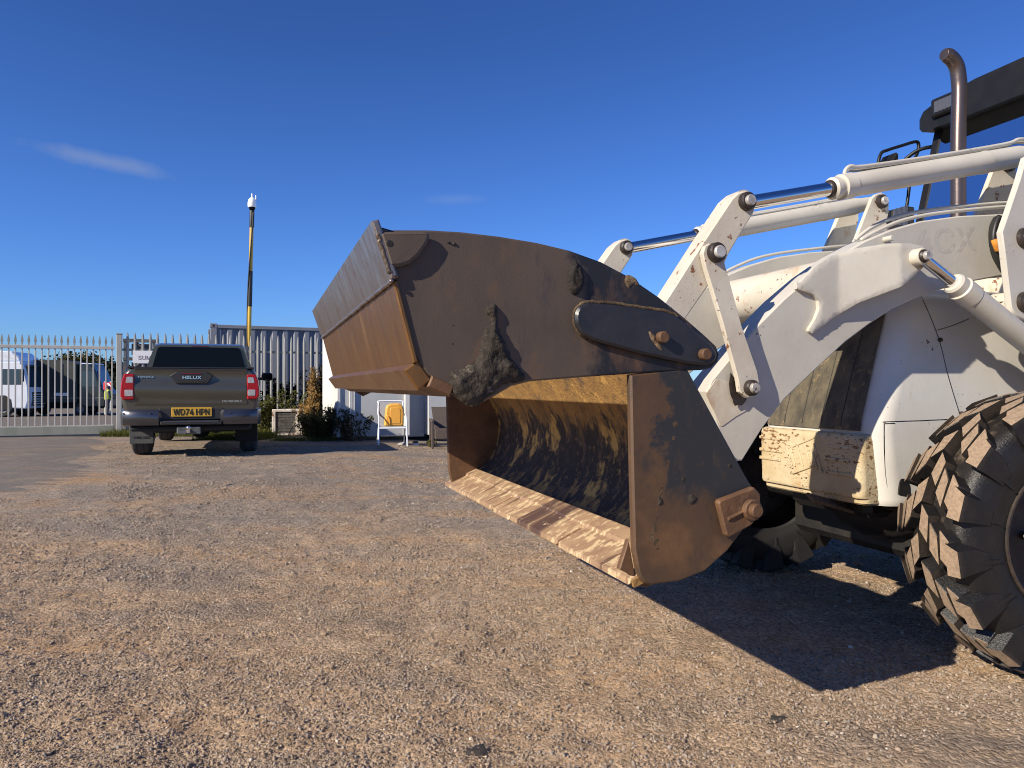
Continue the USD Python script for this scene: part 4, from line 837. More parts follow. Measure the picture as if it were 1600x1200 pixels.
W['lens'] = usdkit.material(stage, '/World/Looks/lamp_lens', {'tc': ('texture_coordinate', {}), 'w': ('wave_texture', {'scale': 30.0, 'distortion': 2.0}), 'b': ('bump', {'distance': 0.004}), 'p': ('principled_bsdf', {'base_color': (0.16, 0.15, 0.13), 'roughness': 0.2, 'metallic': 0.6, 'coat_weight': 1.0})},
    [('tc.object', 'w.vector'), ('w.fac', 'b.height'), ('b.normal', 'p.normal')], surface='p.BSDF')
# --- exhaust stack
ex = at(3.1, [(1498, 372), (1498, 240), (1500, 150), (1499, 122), (1496, 104), (1490, 93), (1482, 86), (1476, 84)])
exq = [P3(p, 3.1) for p in ex]
exc = smooth_curve(np.array([[p[0], p[1], p[2]] for p in exq]), k=8)
lob('exhaust_stack', tube(exc, np.r_[np.full(len(exc) - 9, .0405), np.linspace(.0405, .030, 9)], 28), W['exhaust'], loader, smooth=50)
# --- cab
W['glass'] = usdkit.material(stage, '/World/Looks/cab_glass', {'t': ('transparent_bsdf', {'color': (0.10, 0.14, 0.17)}), 'g': ('glossy_bsdf', {'roughness': 0.02, 'color': (0.9, 0.95, 1.0)}), 'f': ('fresnel', {'IOR': 1.7}), 'fa': ('math', {'math_type': 'add', 'value2': 0.07}), 'm': ('mix_closure', {})},
                             [('f.fac', 'fa.value1'), ('fa.value', 'm.fac'), ('t.BSDF', 'm.closure1'), ('g.BSDF', 'm.closure2')], surface='m.closure')
cab = part_xf('cab', loader)
# body below the glass
lob('cab_body', box(4.30, 5.7, 2.25, 3.65, .95, 1.75, .03), W['black'], cab)
def fb(z): return np.interp(z, [1.6, 2.33, 2.917], [4.00, 4.23, 4.36])
for m_ in (2.20, 3.70):
    p_ = np.array([(fb(1.6) - .01, 1.6), (fb(2.93) - .01, 2.93), (fb(2.93) + .06, 2.93), (fb(1.6) + .06, 1.6)])
    lob('pillar', plate(p_, m_ - .03, m_ + .03, .006), W['black'], cab)
    lob('pillar', box(5.6, 5.68, m_ - .03, m_ + .03, 1.7, 2.93, .006), W['black'], cab)
    lob('pillar', box(4.95, 5.02, m_ - .03, m_ + .03, 1.7, 2.93, .006), W['black'], cab)
lob('lower_frame', box(fb(1.6) - .01, fb(1.6) + .07, 2.2, 3.7, 1.52, 1.62, .006), W['black'], cab)
gl_ = np.array([[fb(1.6), 2.23, 1.6], [fb(1.6), 3.67, 1.6], [fb(2.93), 3.67, 2.93], [fb(2.93), 2.23, 2.93]])
lob('windscreen', (gl_, np.array([[0, 1, 2, 3]])), W['glass'], cab, smooth=False)
for m_ in (2.20, 3.70):
    g2_ = np.array([[fb(1.7) + .05, m_, 1.7], [5.6, m_, 1.7], [5.6, m_, 2.93], [fb(2.93) + .05, m_, 2.93]])
    lob('side_glass', (g2_, np.array([[0, 1, 2, 3]])), W['glass'], cab, smooth=False)
lob('rear_wall', box(5.62, 5.66, 2.24, 3.66, .95, 2.93, .004), W['black'], cab)
lob('seat', cat([box(4.95, 5.35, 2.7, 3.2, 1.75, 1.9, .05), box(5.3, 5.42, 2.7, 3.2, 1.85, 2.55, .05)]), W['black'], cab)
lob('steering_column', cat([tube([(4.35, 2.95, 1.6), (4.6, 2.95, 2.05)], .04, 10), lathe((4.6, 2.95, 2.05), (4.72, 2.95, 2.2), [(0, .18), (.01, .2), (.03, .2), (.04, .18), (.02, .16), (0, .18)], 28)]), W['black'], cab)
rf = [(2.12, 2.89), (2.12, 2.98), (2.2, 3.04), (2.5, 3.092), (2.95, 3.10), (3.36, 3.094), (3.62, 3.058), (3.735, 3.02), (3.765, 2.975), (3.765, 2.91), (3.745, 2.885)]
def roofring(b_, dz, g): return [(b_, MID + (m_ - MID) * g, z_ + dz) for m_, z_ in rf]
roof = lob('roof', loft([roofring(4.235, -.01, .975), roofring(4.25, 0, 1.0), roofring(4.42, .012, 1.0), roofring(4.45, .045, .985), roofring(5.0, .055, .985), roofring(5.75, .02, .985), roofring(5.8, 0, .95)]), W['black'], cab)
lob('window_header', box(4.43, 4.50, 2.2, 3.72, 2.88, 2.93, .008), W['black'], cab)
for mm in (3.545, 2 * MID - 3.545):
    lp_ = lob('roof_lamp', box(4.205, 4.25, mm - .10, mm + .10, 2.935, 3.06, .012), W['black'], cab)
    lob('lamp_lens', box(4.200, 4.21, mm - .068, mm + .068, 2.960, 3.036, .004), W['lens'], lp_)
    for k_ in range(5): lob('lens_rib', box(4.1985, 4.2005, mm - .064 + k_ * .027, mm - .048 + k_ * .027, 2.962, 3.034, .0006), W['lens'], lp_)
# mirrors and work lamp on the far side
mq = at(3.92, [(1372, 296), (1372, 262), (1377, 240), (1388, 234), (1410, 227), (1431, 221), (1436, 225), (1435, 236), (1430, 248), (1425, 262), (1418, 318), (1410, 360)])
lob('mirror_arm', tube(smooth_curve(np.array([P3(p, 3.92) for p in mq]), k=5), .0115, 10), W['black'], cab, smooth=True)
mq2 = at(3.80, [(1466, 231), (1450, 230), (1441, 233), (1434, 242)])
lob('mirror_arm', tube(smooth_curve(np.array([P3(p, 3.75 + .05 * k_) for k_, p in enumerate(mq2)]), k=5), .013, 10), W['black'], cab, smooth=True)
lob('mirror', plate(rounded(at(3.95, [(1372, 290), (1376, 260), (1386, 242), (1389, 246), (1389, 290)]), .01), 3.86, 3.99, .01), W['black'], cab)
lob('mirror_clamp', plate(rounded(at(3.90, [(1422, 256), (1426, 246), (1438, 244), (1440, 260)]), .006), 3.88, 3.95, .008), W['black'], cab)
hl = at(3.62, [(1390, 352), (1392, 328), (1414, 322), (1427, 324), (1427, 352)])
wl_ = lob('work_lamp', plate(hl, 3.60, 3.80, .012), W['black'], cab)
hb = hl[:, 0].min()
lob('lamp_lens', plate(hl[[0, 1, 2]].tolist() + [[hl[2][0], hl[0][1]]], 3.594, 3.600, .002), W['lens'], wl_)

# ---------------------------------------------------------------- pickup truck
W['bronze'] = mat('grey_bronze_paint', (0.082, 0.076, 0.058), (0.073, 0.067, 0.051), 3, rough=0.34, metal=0.5, coat=0.7)
W['carblack'] = mat('car_black_plastic', (0.018, 0.018, 0.019), rough=0.5, bump=(220, 0.0004))
W['cardark'] = mat('car_underside', (0.008, 0.008, 0.008), rough=0.8)
W['cartyre'] = mat('car_tyre', (0.016, 0.016, 0.016), (0.035, 0.030, 0.026), 20, rough=0.85, bump=(90, 0.003))
W['bumper'] = mat('grey_chrome_bumper', (0.12, 0.12, 0.13), rough=0.26, metal=0.85)
W['chromebadge'] = mat('chrome_badge', (0.80, 0.80, 0.82), rough=0.12, metal=1.0)
W['redlens'] = mat('red_lamp_lens', (0.36, 0.003, 0.006), (0.22, 0.002, 0.004), 40, rough=0.25)
W['darkredlens'] = mat('dark_red_lens', (0.10, 0.006, 0.010), rough=0.15)
W['clearlens'] = mat('clear_lamp_lens', (0.55, 0.52, 0.52), (0.30, 0.26, 0.26), 60, rough=0.12, metal=0.4, coat=1.0)
W['carglass'] = mat('dark_tinted_glass', (0.003, 0.004, 0.008), rough=0.05, spec=0.12)
W['plateyellow'] = mat('yellow_number_plate', (0.48, 0.285, 0.03), rough=0.4)
W['blackink'] = mat('black_lettering', (0.010, 0.010, 0.010), rough=0.5)
W['flapgrey'] = mat('grey_mudflap', (0.050, 0.053, 0.056), (0.075, 0.075, 0.075), 8, rough=0.7)
W['hitch'] = mat('grey_hitch_steel', (0.16, 0.165, 0.17), (0.09, 0.09, 0.09), 20, rough=0.5, metal=0.5)
PX, PY = -4.53, 10.22; PZ = GROUND_TOP(-4.6, 10.7) - .005
pick = thing('pickup_truck', 'dark bronze double cab pickup parked in front of the steel fence', 'pickup truck', (PX, PY, PZ), 19.6)
def pob(n, m, mt, par=pick, **k): return ob(n, m, mt, par, **k)
def xsec(w, z0, z1, y, bulge=1.0, top=None):
    t = top if top is not None else .80
    q_ = [(-.74, z0), (-.86, z0 + .04), (-.91, z0 + .22), (-.915, z0 + .40), (-.895, z1 - .17), (-.865, z1 - .06), (-.82, z1 - .012), (-.78, z1)]
    q_ = q_ + [(-x_, z_) for x_, z_ in q_[::-1]]
    return [(x_ * w, y, z_) for x_, z_ in q_]
bed = pob('bed', loft([xsec(.93, .62, 1.27, .09), xsec(.965, .60, 1.282, .105), xsec(.99, .60, 1.288, .15), xsec(1.0, .60, 1.29, .22), xsec(1.0, .52, 1.30, 1.0), xsec(1.0, .52, 1.30, 1.60)]), W['bronze'])
pob('bed_rail', cat([box(-.83, -.74, .09, 1.60, 1.285, 1.315, .010), box(.74, .83, .09, 1.60, 1.285, 1.315, .010)]), W['carblack'], bed)
body = pob('cab', loft([xsec(.995, .48, 1.30, 1.63), xsec(1.0, .48, 1.29, 2.6), xsec(1.0, .48, 1.24, 3.6), xsec(1.0, .48, 1.14, 4.1), xsec(.98, .50, 1.08, 5.0), xsec(.90, .55, .95, 5.25)]), W['bronze'])
def green(y, w, z0, z1, wt): return [(-w, y, z0), (-wt - .03, y, z0 + (z1 - z0) * .82), (-wt, y, z1 - .02), (-wt + .07, y, z1), (wt - .07, y, z1), (wt, y, z1 - .02), (wt + .03, y, z0 + (z1 - z0) * .82), (w, y, z0)]
house = pob('roof_cabin', loft([green(1.64, .80, 1.27, 1.70, .655), green(1.80, .80, 1.27, 1.735, .665), green(2.5, .80, 1.27, 1.76, .67), green(3.0, .80, 1.25, 1.74, .66), green(3.75, .80, 1.22, 1.26, .70)]), W['bronze'], body)
pob('rear_window', prism([(-.70, 1.325), (.70, 1.325), (.615, 1.65), (.57, 1.668), (-.57, 1.668), (-.615, 1.65)], 0, .006, .001).apply_transform(trimesh.transformations.translation_matrix((0, 1.628, 0)) @ trimesh.transformations.rotation_matrix(PI / 2, (1, 0, 0))), W['carglass'], house)
pob('brake_lamp', box(-.12, .12, 1.62, 1.65, 1.678, 1.692), W['darkredlens'], house)
for s_ in (-1, 1):
    sg = [(1.80, 1.33), (2.75, 1.33), (3.45, 1.30), (2.95, 1.62), (1.95, 1.65)]
    g_ = prism(sg, 0, .004); g_.vertices = np.c_[np.where(g_.vertices[:, 1] > 1.5, .695, .79) * s_ + s_ * .004 * 0 + s_ * g_.vertices[:, 2], g_.vertices[:, 0], g_.vertices[:, 1]]
    if s_ > 0: pass
    else: g_.faces = g_.faces[:, ::-1]
    pob('side_window', g_, W['carglass'], house)
    for a_, b_ in ((.925, 1.0),):
        pob('door', box(s_ * .914, s_ * .920, 1.75, 2.65, .60, 1.22, .002), W['bronze'], body); pob('door', box(s_ * .914, s_ * .920, 2.67, 3.7, .60, 1.20, .002), W['bronze'], body)
tgp = np.array([(.12, .757), (.088, .762), (.078, .80), (.085, .85), (.066, .90), (.062, .98), (.066, 1.05), (.088, 1.10), (.090, 1.20), (.080, 1.262), (.072, 1.275), (.076, 1.287), (.12, 1.29)])
tg = prism(tgp, -.735, .735, .004); tg.vertices = np.c_[tg.vertices[:, 2], tg.vertices[:, 0], tg.vertices[:, 1]]
tail = pob('tailgate', tg, W['bronze'])
pob('top_trim', box(-.74, .74, .066, .14, 1.288, 1.305, .006), W['carblack'], tail)
hexp = [(-.285, 1.185), (-.20, 1.238), (.20, 1.238), (.285, 1.185), (.20, 1.068), (-.20, 1.068)]
def yface(poly, y0, y1, bev=.003):
    m_ = prism(poly, -y1, -y0, bev); v = m_.vertices; m_.vertices = np.c_[v[:, 0], -v[:, 2], v[:, 1]]; return m_
han = pob('handle_panel', yface(rounded(hexp, .02), .052, .092, .01), W['carblack'], tail)
pob('handle_recess', yface(rounded([(-.19, 1.112), (.19, 1.112), (.15, 1.078), (-.15, 1.078)], .008), .049, .054, .001), W['cardark'], tail)
pob('brake_lamp', yface([(-.13, 1.205), (.13, 1.205), (.13, 1.223), (-.13, 1.223)], .047, .056, .002), W['darkredlens'], tail)
def letters(t, h, x0, z0, y, mt, par, width=None, bold=False, name='lettering'):
    m_ = text_mesh(t, h, .004, bold=bold); v = m_.vertices.copy()
    if width: v[:, 0] *= width / v[:, 0].max()
    m_.vertices = np.c_[v[:, 0] + x0, y - v[:, 2], v[:, 1] + z0]
    return pob(name, m_, mt, par, smooth=False)
letters('HILUX', .042, -.125, 1.138, .051, W['chromebadge'], tail, .25, True)
letters('TOYOTA', .026, -.70, 1.150, .084, W['chromebadge'], tail, .21)
letters('INVINCIBLE', .030, .40, .805, .083, W['chromebadge'], tail, .27)
for s_ in (-1, 1):
    out = [(.735, .845), (.87, .845), (.905, .90), (.905, .97), (.890, 1.12), (.858, 1.205), (.735, 1.205)]
    lp_ = pob('tail_lamp', yface(rounded([(x_ * s_, z_) for x_, z_ in out], .012), .058, .20, .012), W['redlens'])
    pob('lamp_window', yface(rounded([(s_ * .748, 1.08), (s_ * .84, 1.08), (s_ * .825, 1.165), (s_ * .748, 1.165)], .012), .054, .062, .004), W['clearlens'], lp_)
    pob('lamp_window', yface(rounded([(s_ * .748, .895), (s_ * .85, .895), (s_ * .85, .985), (s_ * .748, .985)], .015), .054, .062, .004), W['clearlens'], lp_)
# bumper: two bright corners and a dark centre step
bprof = [(.10, .475), (.035, .49), (.0, .54), (-.012, .60), (.0, .665), (.03, .70), (.12, .715), (.3, .715), (.3, .475)]
for s_ in (-1, 1):
    rr_ = []
    for x_, dy, k_ in ((.38, .055, .86), (.42, .0, 1), (.60, -.01, 1), (.78, .02, 1), (.88, .09, 1), (.925, .22, .96), (.93, .40, .90)):
        rr_.append([(s_ * x_, y_ + dy, .595 + (z_ - .595) * k_) for y_, z_ in bprof])
    m_ = loft(rr_)
    if s_ > 0: m_.faces = m_.faces[:, ::-1]
    bc = pob('bumper', m_, W['bumper'])
    for x_ in (.52, .86): pob('parking_sensor', cyl((s_ * x_, (-.016 if x_ < .6 else .055), .655), (s_ * x_, .09, .655), .012, 12), W['carblack'], bc)
pob('bumper_step', cat([box(-.42, .42, .06, .3, .56, .72, .01), box(-.40, .40, -.005, .2, .49, .545, .012)]), W['carblack'])
pob('step_strip', box(-.36, .36, -.010, .01, .525, .552, .004), W['bumper'])
np_ = pob('number_plate', box(-.265, .265, .044, .058, .604, .735, .004), W['plateyellow'])
letters('WD74 HPN', .085, -.238, .627, .043, W['blackink'], np_, .47, True)
pob('lower_valance', cat([box(-.80, .80, .10, .35, .40, .49, .03)]), W['cardark'])
hb_ = pob('tow_hitch', cat([box(-.19, .12, .02, .10, .355, .465, .012), cyl((-.03, -.06, .40), (-.03, .05, .40), .03, 14)]), W['hitch'])
ball = trimesh.creation.icosphere(subdivisions=2, radius=.032); ball.apply_translation((-.03, -.07, .45)); pob('tow_ball', cat([ball, cyl((-.03, -.07, .38), (-.03, -.07, .44), .018, 12)]), W['chromebadge'], hb_)
for s_ in (-1, 1):
    mf = pob('mudflap', box(s_ * .565, s_ * .88, .70, .715, .19, .55, .004), W['flapgrey'] if s_ < 0 else W['cardark'])
    if s_ < 0: letters('HILUX', .035, -.83, .265, .699, W['carblack'], mf, .22)
    for z_ in (.28, .36): pob('bolt', cyl((s_ * .545, .69, z_), (s_ * .545, .72, z_), .014, 10), W['hitch'], mf)
    for y_ in (1.10, 4.18):
        wh = part_xf('wheel', pick, (s_ * .755, y_, .382))
        pob('tyre', lathe((-.132, 0, 0), (.132, 0, 0), [(.0, .225), (.0, .30), (.012, .345), (.035, .374), (.06, .382), (.08, .382), (.082, .374), (.09, .374), (.092, .383), (.172, .383), (.174, .374), (.182, .374), (.184, .382), (.204, .382), (.229, .374), (.252, .345), (.264, .30), (.264, .225)], 48), W['cartyre'], wh)
        pob('rim', lathe((-.12, 0, 0), (.12, 0, 0), [(0, .23), (.01, .22), (.05, .20), (.09, .0), (.15, .0), (.19, .2), (.23, .22), (.24, .23)], 32), W['hitch'], wh)
pob('chassis', cat([box(-.55, .55, .5, 4.9, .36, .62, .03), cyl((-.7, 1.10, .38), (.7, 1.10, .38), .06, 14), trimesh.creation.icosphere(subdivisions=2, radius=.15).apply_translation((.05, 1.10, .38)), box(-.6, .6, 3.9, 4.5, .28, .5, .03), cyl((.3, .4, .43), (.3, 1.9, .43), .09, 14)]), W['cardark'])
for s_ in (-1, 1):
    mi = pob('door_mirror', box(s_ * .96, s_ * 1.17, 3.02, 3.16, 1.14, 1.285, .04), W['bronze'])
    pob('mirror_glass', box(s_ * .985, s_ * 1.15, 3.012, 3.022, 1.16, 1.265, .004), W['carglass'], mi)
    pob('mirror_arm', box(s_ * .86, s_ * .98, 3.06, 3.12, 1.15, 1.20, .01), W['carblack'], mi)

# ---------------------------------------------------------------- gate and steel fence
FE, FN = np.array([.927, .375]), np.array([.375, -.927]); FP = np.array([-8.69, 16.0])
FRZ = math.degrees(math.atan2(FE[1], FE[0]))
W['galv'] = mat('weathered_galvanised', (0.40, 0.395, 0.365), (0.31, 0.31, 0.29), 9, (1, 1, .2), rough=0.55, metal=0.25, spots=[((0.20, 0.12, 0.07), 14, .70, 3, (1, 1, .3), .08)])
W['galvgreen'] = mat('mossy_galvanised', (0.20, 0.215, 0.175), (0.26, 0.26, 0.24), 4, (1, 1, .3), rough=0.6, metal=0.15)
W['gatepaint'] = mat('pale_gate_steel', (0.46, 0.44, 0.405), (0.38, 0.365, 0.335), 6, (1, 1, .3), rough=0.5, metal=0.15)
gz0 = GROUND_TOP(FP[0], FP[1])
gate = thing('sliding_gate', 'pale steel sliding gate of spiked bars across the yard entrance', 'gate', (FP[0], FP[1], gz0), FRZ)
def gob(n, m, mt=None, par=gate, **k): return ob(n, m, mt or W['gatepaint'], par, **k)
gob('bottom_beam', box(-5.2, -.10, -.05, .05, .05, .235, .008), W['galvgreen'])
gob('top_rail', box(-5.2, -.10, -.03, .03, 1.905, 1.975, .006))
for i in range(42):
    x_ = -.14 - i * .120
    gob('bar', box(x_ - .013, x_ + .013, -.013, .013, .235, 1.905, .004))
    gob('spike', loft([[(x_ - r_, -.006, z_), (x_ + r_, -.006, z_), (x_ + r_, .006, z_), (x_ - r_, .006, z_)] for r_, z_ in ((.012, 1.975), (.014, 2.03), (.026, 2.055), (.020, 2.10), (.003, 2.20))]), W['galvgreen'])
gob('lower_rail', box(-5.2, -.10, -.02, .02, .235, .25, .003))
gp = thing('gate_post', 'square galvanised gate post between gate and fence', 'post', (FP[0], FP[1], gz0), FRZ)
ob('post', box(-.055, .055, -.055, .055, -.1, 2.24, .008), W['galv'], gp); ob('cap', box(-.062, .062, -.062, .062, 2.24, 2.27, .01), W['galvgreen'], gp)
fence = thing('palisade_fence', 'galvanised steel palisade fence running behind the pickup to the cabin', 'fence', (FP[0], FP[1], 0.05), FRZ)
pale_prof = np.array([(-.031, .010), (-.020, .010), (-.011, -.012), (.011, -.012), (.020, .010), (.031, .010)])
def pale(x0, z1, lean):
    R_ = []
    for z_, k_ in ((-.05, 1), (z1 - .14, 1), (z1 - .06, .62), (z1, .18)):
        f_ = [(x0 + p[0] * k_ + lean * z_, p[1] - (.0 if z_ < z1 - .1 else .0), z_ + (0.03 * abs(p[0]) / .034 if z_ > z1 - .1 else 0)) for p in pale_prof]
        b_ = [(x, y + .003, z) for x, y, z in f_[::-1]]
        R_.append(f_ + b_)
    return loft(R_)
for i in range(46):
    x_ = .16 + i * .152
    ob('pale', pale(x_, 2.28 + rng.normal(0, .008), rng.normal(0, .002)), W['galv'], fence, smooth=False)
for z_ in (1.92, .45):
    ob('rail', box(.06, 7.2, .014, .060, z_ - .025, z_ + .025, .004), W['galvgreen'], fence)
for x_ in (2.65, 5.4): ob('post', box(x_ - .05, x_ + .05, .062, .12, -.1, 2.05, .006), W['galv'], fence)
sg = thing('board_sign', 'white board sign with grey letters on the fence beside the gate', 'sign', (FP[0], FP[1], 0.05), FRZ)
W['signwhite'] = mat('white_sign_board', (0.74, 0.74, 0.76), rough=0.5); W['signgrey'] = mat('grey_sign_letters', (0.22, 0.19, 0.22), rough=0.6)
ob('board', box(.27, 1.45, -.030, -.022, 1.62, 1.90, .002), W['signwhite'], sg)
tm = text_mesh('SUM', .085, .002, bold=True); v_ = tm.vertices.copy(); tm.vertices = np.c_[v_[:, 0] * 1.0 + .37, -.0305 - v_[:, 2], v_[:, 1] + 1.70]; ob('lettering', tm, W['signgrey'], sg, smooth=False)

# camera pole
cp = thing('camera_pole', 'tall yellow pole with a white dome camera on top', 'pole', (-6.36, 17.35, .02))
W['yellow'] = mat('yellow_pole_paint', (0.62, 0.40, 0.03), (0.42, 0.26, 0.04), 3, (1, 1, .3), rough=0.5)
W['camwhite'] = mat('white_camera_housing', (0.78, 0.78, 0.76), rough=0.35)
lean_ = lambda z_: (.022 * z_, 0, z_)
ob('pole', tube([lean_(0), lean_(2.6), lean_(5.35)], .045, 16), W['yellow'], cp, smooth=True)
ob('cable', tube([(lean_(z_)[0] + (.050 * math.cos(1.1 * z_)), -.046 * abs(math.sin(1.1 * z_)) - .012, z_) for z_ in np.linspace(0, 5.3, 60)], .016, 8), W['rubber'], cp, smooth=True)
ob('cable_wrap', tube([lean_(4.95), lean_(5.35)], .055, 14), W['rubber'], cp, smooth=True); ob('cable_wrap', tube([lean_(3.05), lean_(3.9)], .050, 14), W['rubber'], cp, smooth=True)
tx = lean_(5.4)[0] - .0
ob('camera_housing', lathe((tx, 0, 5.43), (tx, 0, 6.0), [(0, .05), (0, .09), (.03, .10), (.11, .10), (.18, .085), (.23, .045), (.24, .022), (.33, .020), (.34, .0)], 24), W['camwhite'], cp)
dome = trimesh.creation.icosphere(subdivisions=2, radius=.075); dome.apply_translation((tx, 0, 5.42)); ob('camera_dome', dome, W['carglass'], cp, smooth=True)
ob('antenna', cyl((tx + .09, 0, 5.62), (tx + .09, 0, 5.72), .018, 10), W['camwhite'], cp)

# ---------------------------------------------------------------- shipping container
W['contgrey'] = mat('container_grey_paint', (0.20, 0.215, 0.245), (0.165, 0.18, 0.21), 2.5, (1, 1, .3), rough=0.55, spots=[((0.15, 0.09, 0.05), 10, .73, 2, (1, 1, .3), .05)])
CA = math.radians(24.0); ce_ = np.array([math.cos(CA), math.sin(CA)])
cont = thing('shipping_container', 'grey corrugated shipping container standing behind the palisade fence', 'container', (-.4175 * 19.4, 19.4, -.05), 24.0)
def cob(n, m, par=cont): return ob(n, m, W['contgrey'], par)
def corr(x0, x1, z0, z1, y, d=.052):
    pts = []; x_ = x0
    while x_ < x1 - .27:
        pts += [(x_, y), (x_ + .100, y), (x_ + .140, y + d), (x_ + .250, y + d)]; x_ += .290
    pts += [(x_, y), (x1, y)]
    V = []; F_ = []
    for i, (a, b) in enumerate(pts): V += [(a, b, z0), (a, b, z1)]
    for i in range(len(pts) - 1): k = 2 * i; F_ += [(k, k + 2, k + 3), (k, k + 3, k + 1)]
    return np.array(V, float), np.array(F_)
H_ = 2.90; Lc = 6.06
cob('corrugated_side', corr(.16, Lc - .16, .16, H_ - .11, .022)); v_, f_ = corr(.16, Lc - .16, .16, H_ - .11, 2.40, -.03); cob('corrugated_side', (v_, f_[:, ::-1]))
cob('top_rail', box(.16, Lc - .16, .0, .07, H_ - .12, H_ - .03, .006)); cob('top_rail', box(.16, Lc - .16, 2.37, 2.44, H_ - .12, H_ - .03, .006)); cob('bottom_rail', box(.16, Lc - .16, 0, .08, .03, .17, .006))
for x_ in (0, Lc - .17):
    for y_ in (0, 2.27):
        cob('corner_post', box(x_, x_ + .17, y_, y_ + .17, .12, H_ - .12, .01)); cc = cob('corner_casting', box(x_ - .005, x_ + .175, y_ - .005, y_ + .175, H_ - .12, H_, .008))
        ob('casting_hole', cyl((x_ + .085, y_ - .008, H_ - .06), (x_ + .085, y_ + .01, H_ - .06), .03, 12), W['cardark'], cc); cob('corner_casting', box(x_ - .005, x_ + .175, y_ - .005, y_ + .175, 0, .12, .008))
cob('roof', box(.1, Lc - .1, .06, 2.38, H_ - .05, H_ - .035)); cob('floor', box(.1, Lc - .1, .06, 2.38, .12, .16))
for x_ in (.06, Lc - .09): cob('end_wall', box(x_, x_ + .03, .15, 2.3, .12, H_ - .1))
# steel frames stacked beside the container
st = thing('stacked_frames', 'grey steel frames stacked up behind the sign on the fence', 'frames', (-.515 * 19.8, 19.8, -.04), 24)
W['greyold'] = mat('old_grey_steel', (0.16, 0.155, 0.15), (0.08, 0.075, 0.07), 6, rough=0.7)
for k in range(5):
    z_ = k * .50
    for x_ in (-.35, .35): ob('frame_post', box(x_ - .04, x_ + .04, -.04, .04, z_, z_ + .48, .004), W['greyold'], st)
    ob('frame_beam', box(-.40, .40, -.05, .05, z_ + .40, z_ + .49, .004), W['greyold'], st)
    ob('frame_brace', tube([(-.34, 0, z_ + .02), (.1, 0, z_ + .42)] if k % 2 else [(.34, 0, z_ + .02), (-.1, 0, z_ + .42)], .03, 6), W['greyold'], st)
    ob('frame_plate', box(-.2, .25, .05, .07, z_ + .05, z_ + .36, .003), W['greyold'], st)

# ---------------------------------------------------------------- site cabins
W['cabwhite'] = mat('white_cabin_panel', (0.66, 0.655, 0.62), (0.60, 0.60, 0.575), 2, (1, 1, .3), rough=0.5, spots=[((0.42, 0.40, 0.35), 5, .68, 1.5, (1, 1, .25), .2)])
W['cabgrey'] = mat('pale_grey_cabin_panel', (0.52, 0.53, 0.52), (0.46, 0.47, 0.465), 2, (1, 1, .3), rough=0.5, spots=[((0.34, 0.33, 0.30), 5, .68, 1.5, (1, 1, .25), .2)])
W['wood'] = mat('weathered_timber', (0.27, 0.20, 0.13), (0.17, 0.13, 0.09), 8, (.3, 1, 1), rough=0.8)
C0 = np.array([-.24 * 14, 14.0])
k1 = thing('site_cabin', 'narrow white cabin end with bright edge beside the weeds', 'cabin', (C0[0], C0[1], 0), FRZ)
ob('wall', box(0, 1.30, 0, .06, .17, 2.42, .003), W['cabgrey'], k1); ob('wall', box(.003, .06, .06, 2.35, .17, 2.42, .003), W['cabwhite'], k1); ob('wall', box(1.33, 1.39, .06, 2.35, .17, 2.42, .003), W['cabgrey'], k1)
ob('corner_trim', box(1.30, 1.40, -.05, .06, .17, 2.42, .008), W['cabwhite'], k1); ob('corner_trim', box(-.03, .035, -.03, .03, .17, 2.42, .008), W['cabwhite'], k1)
ob('roof', box(-.05, 1.44, -.06, 2.42, 2.42, 2.52, .01), W['cabwhite'], k1)
for x_ in (.15, 1.2):
    ob('base_block', box(x_ - .1, x_ + .1, .4, .7, -.05, .17, .01), W['greyold'], k1)
for x_, w_ in ((.22, .03), (.30, .02)): ob('pipe', cyl((x_, -.03, .3), (x_, -.03, 2.4), w_ * .5, 10), W['cabwhite'], k1)
k2 = thing('site_cabin', 'long pale grey cabin behind the brown armchair and the bucket', 'cabin', (*(C0 + FE * 1.80), 0), FRZ)
ob('wall', box(0, 4.2, 0, .06, .17, 2.5, .003), W['cabgrey'], k2); ob('wall', box(0, .06, .06, 2.35, .17, 2.5, .003), W['cabgrey'], k2); ob('roof', box(-.05, 4.25, -.05, 2.4, 2.5, 2.6, .01), W['cabwhite'], k2)
ob('wall', box(-.37, -.003, .35, .40, .12, 2.4, .003), W['cabgrey'], k2, label='set-back panel in the gap between the cabins'); ob('sill', box(-.37, -.003, .33, .352, .12, .22, .003), W['cabgrey'], k2)
for x_ in (.4, 2.0, 3.8): ob('base_block', box(x_ - .1, x_ + .1, .3, .6, -.05, .17, .01), W['greyold'], k2)
ob('bottom_rail', box(-.37, 4.2, .45, .55, -.05, .16), W['cardark'], k2)

# ---------------------------------------------------------------- chairs and clutter in front of the cabins
gch = thing('garden_chair', 'white tubular metal garden chair holding the yellow canister', 'chair', (-2.20, 13.25, 0), 14)
W['tubewhite'] = mat('white_tube', (0.72, 0.74, 0.78), rough=0.3); W['sling'] = mat('pale_sling_fabric', (0.36, 0.38, 0.38), (0.30, 0.31, 0.32), 20, rough=0.9)
for s_ in (-1, 1):
    ob('side_frame', tube([(s_ * .26, -.26, 0), (s_ * .25, -.22, .40), (s_ * .245, -.10, .62), (s_ * .235, .20, .64), (s_ * .225, .27, .85)], .014, 8, curve=5), W['tubewhite'], gch, smooth=True)
    ob('leg', tube([(s_ * .25, .33, 0), (s_ * .24, .05, .38), (s_ * .235, -.18, .44)], .013, 8, curve=4), W['tubewhite'], gch, smooth=True)
ob('backrest', loft([[(-.22, .19, .42), (.22, .19, .42), (.22, .20, .42), (-.22, .20, .42)], [(-.215, .27, .86), (.215, .27, .86), (.215, .28, .86), (-.215, .28, .86)]]), W['sling'], gch)
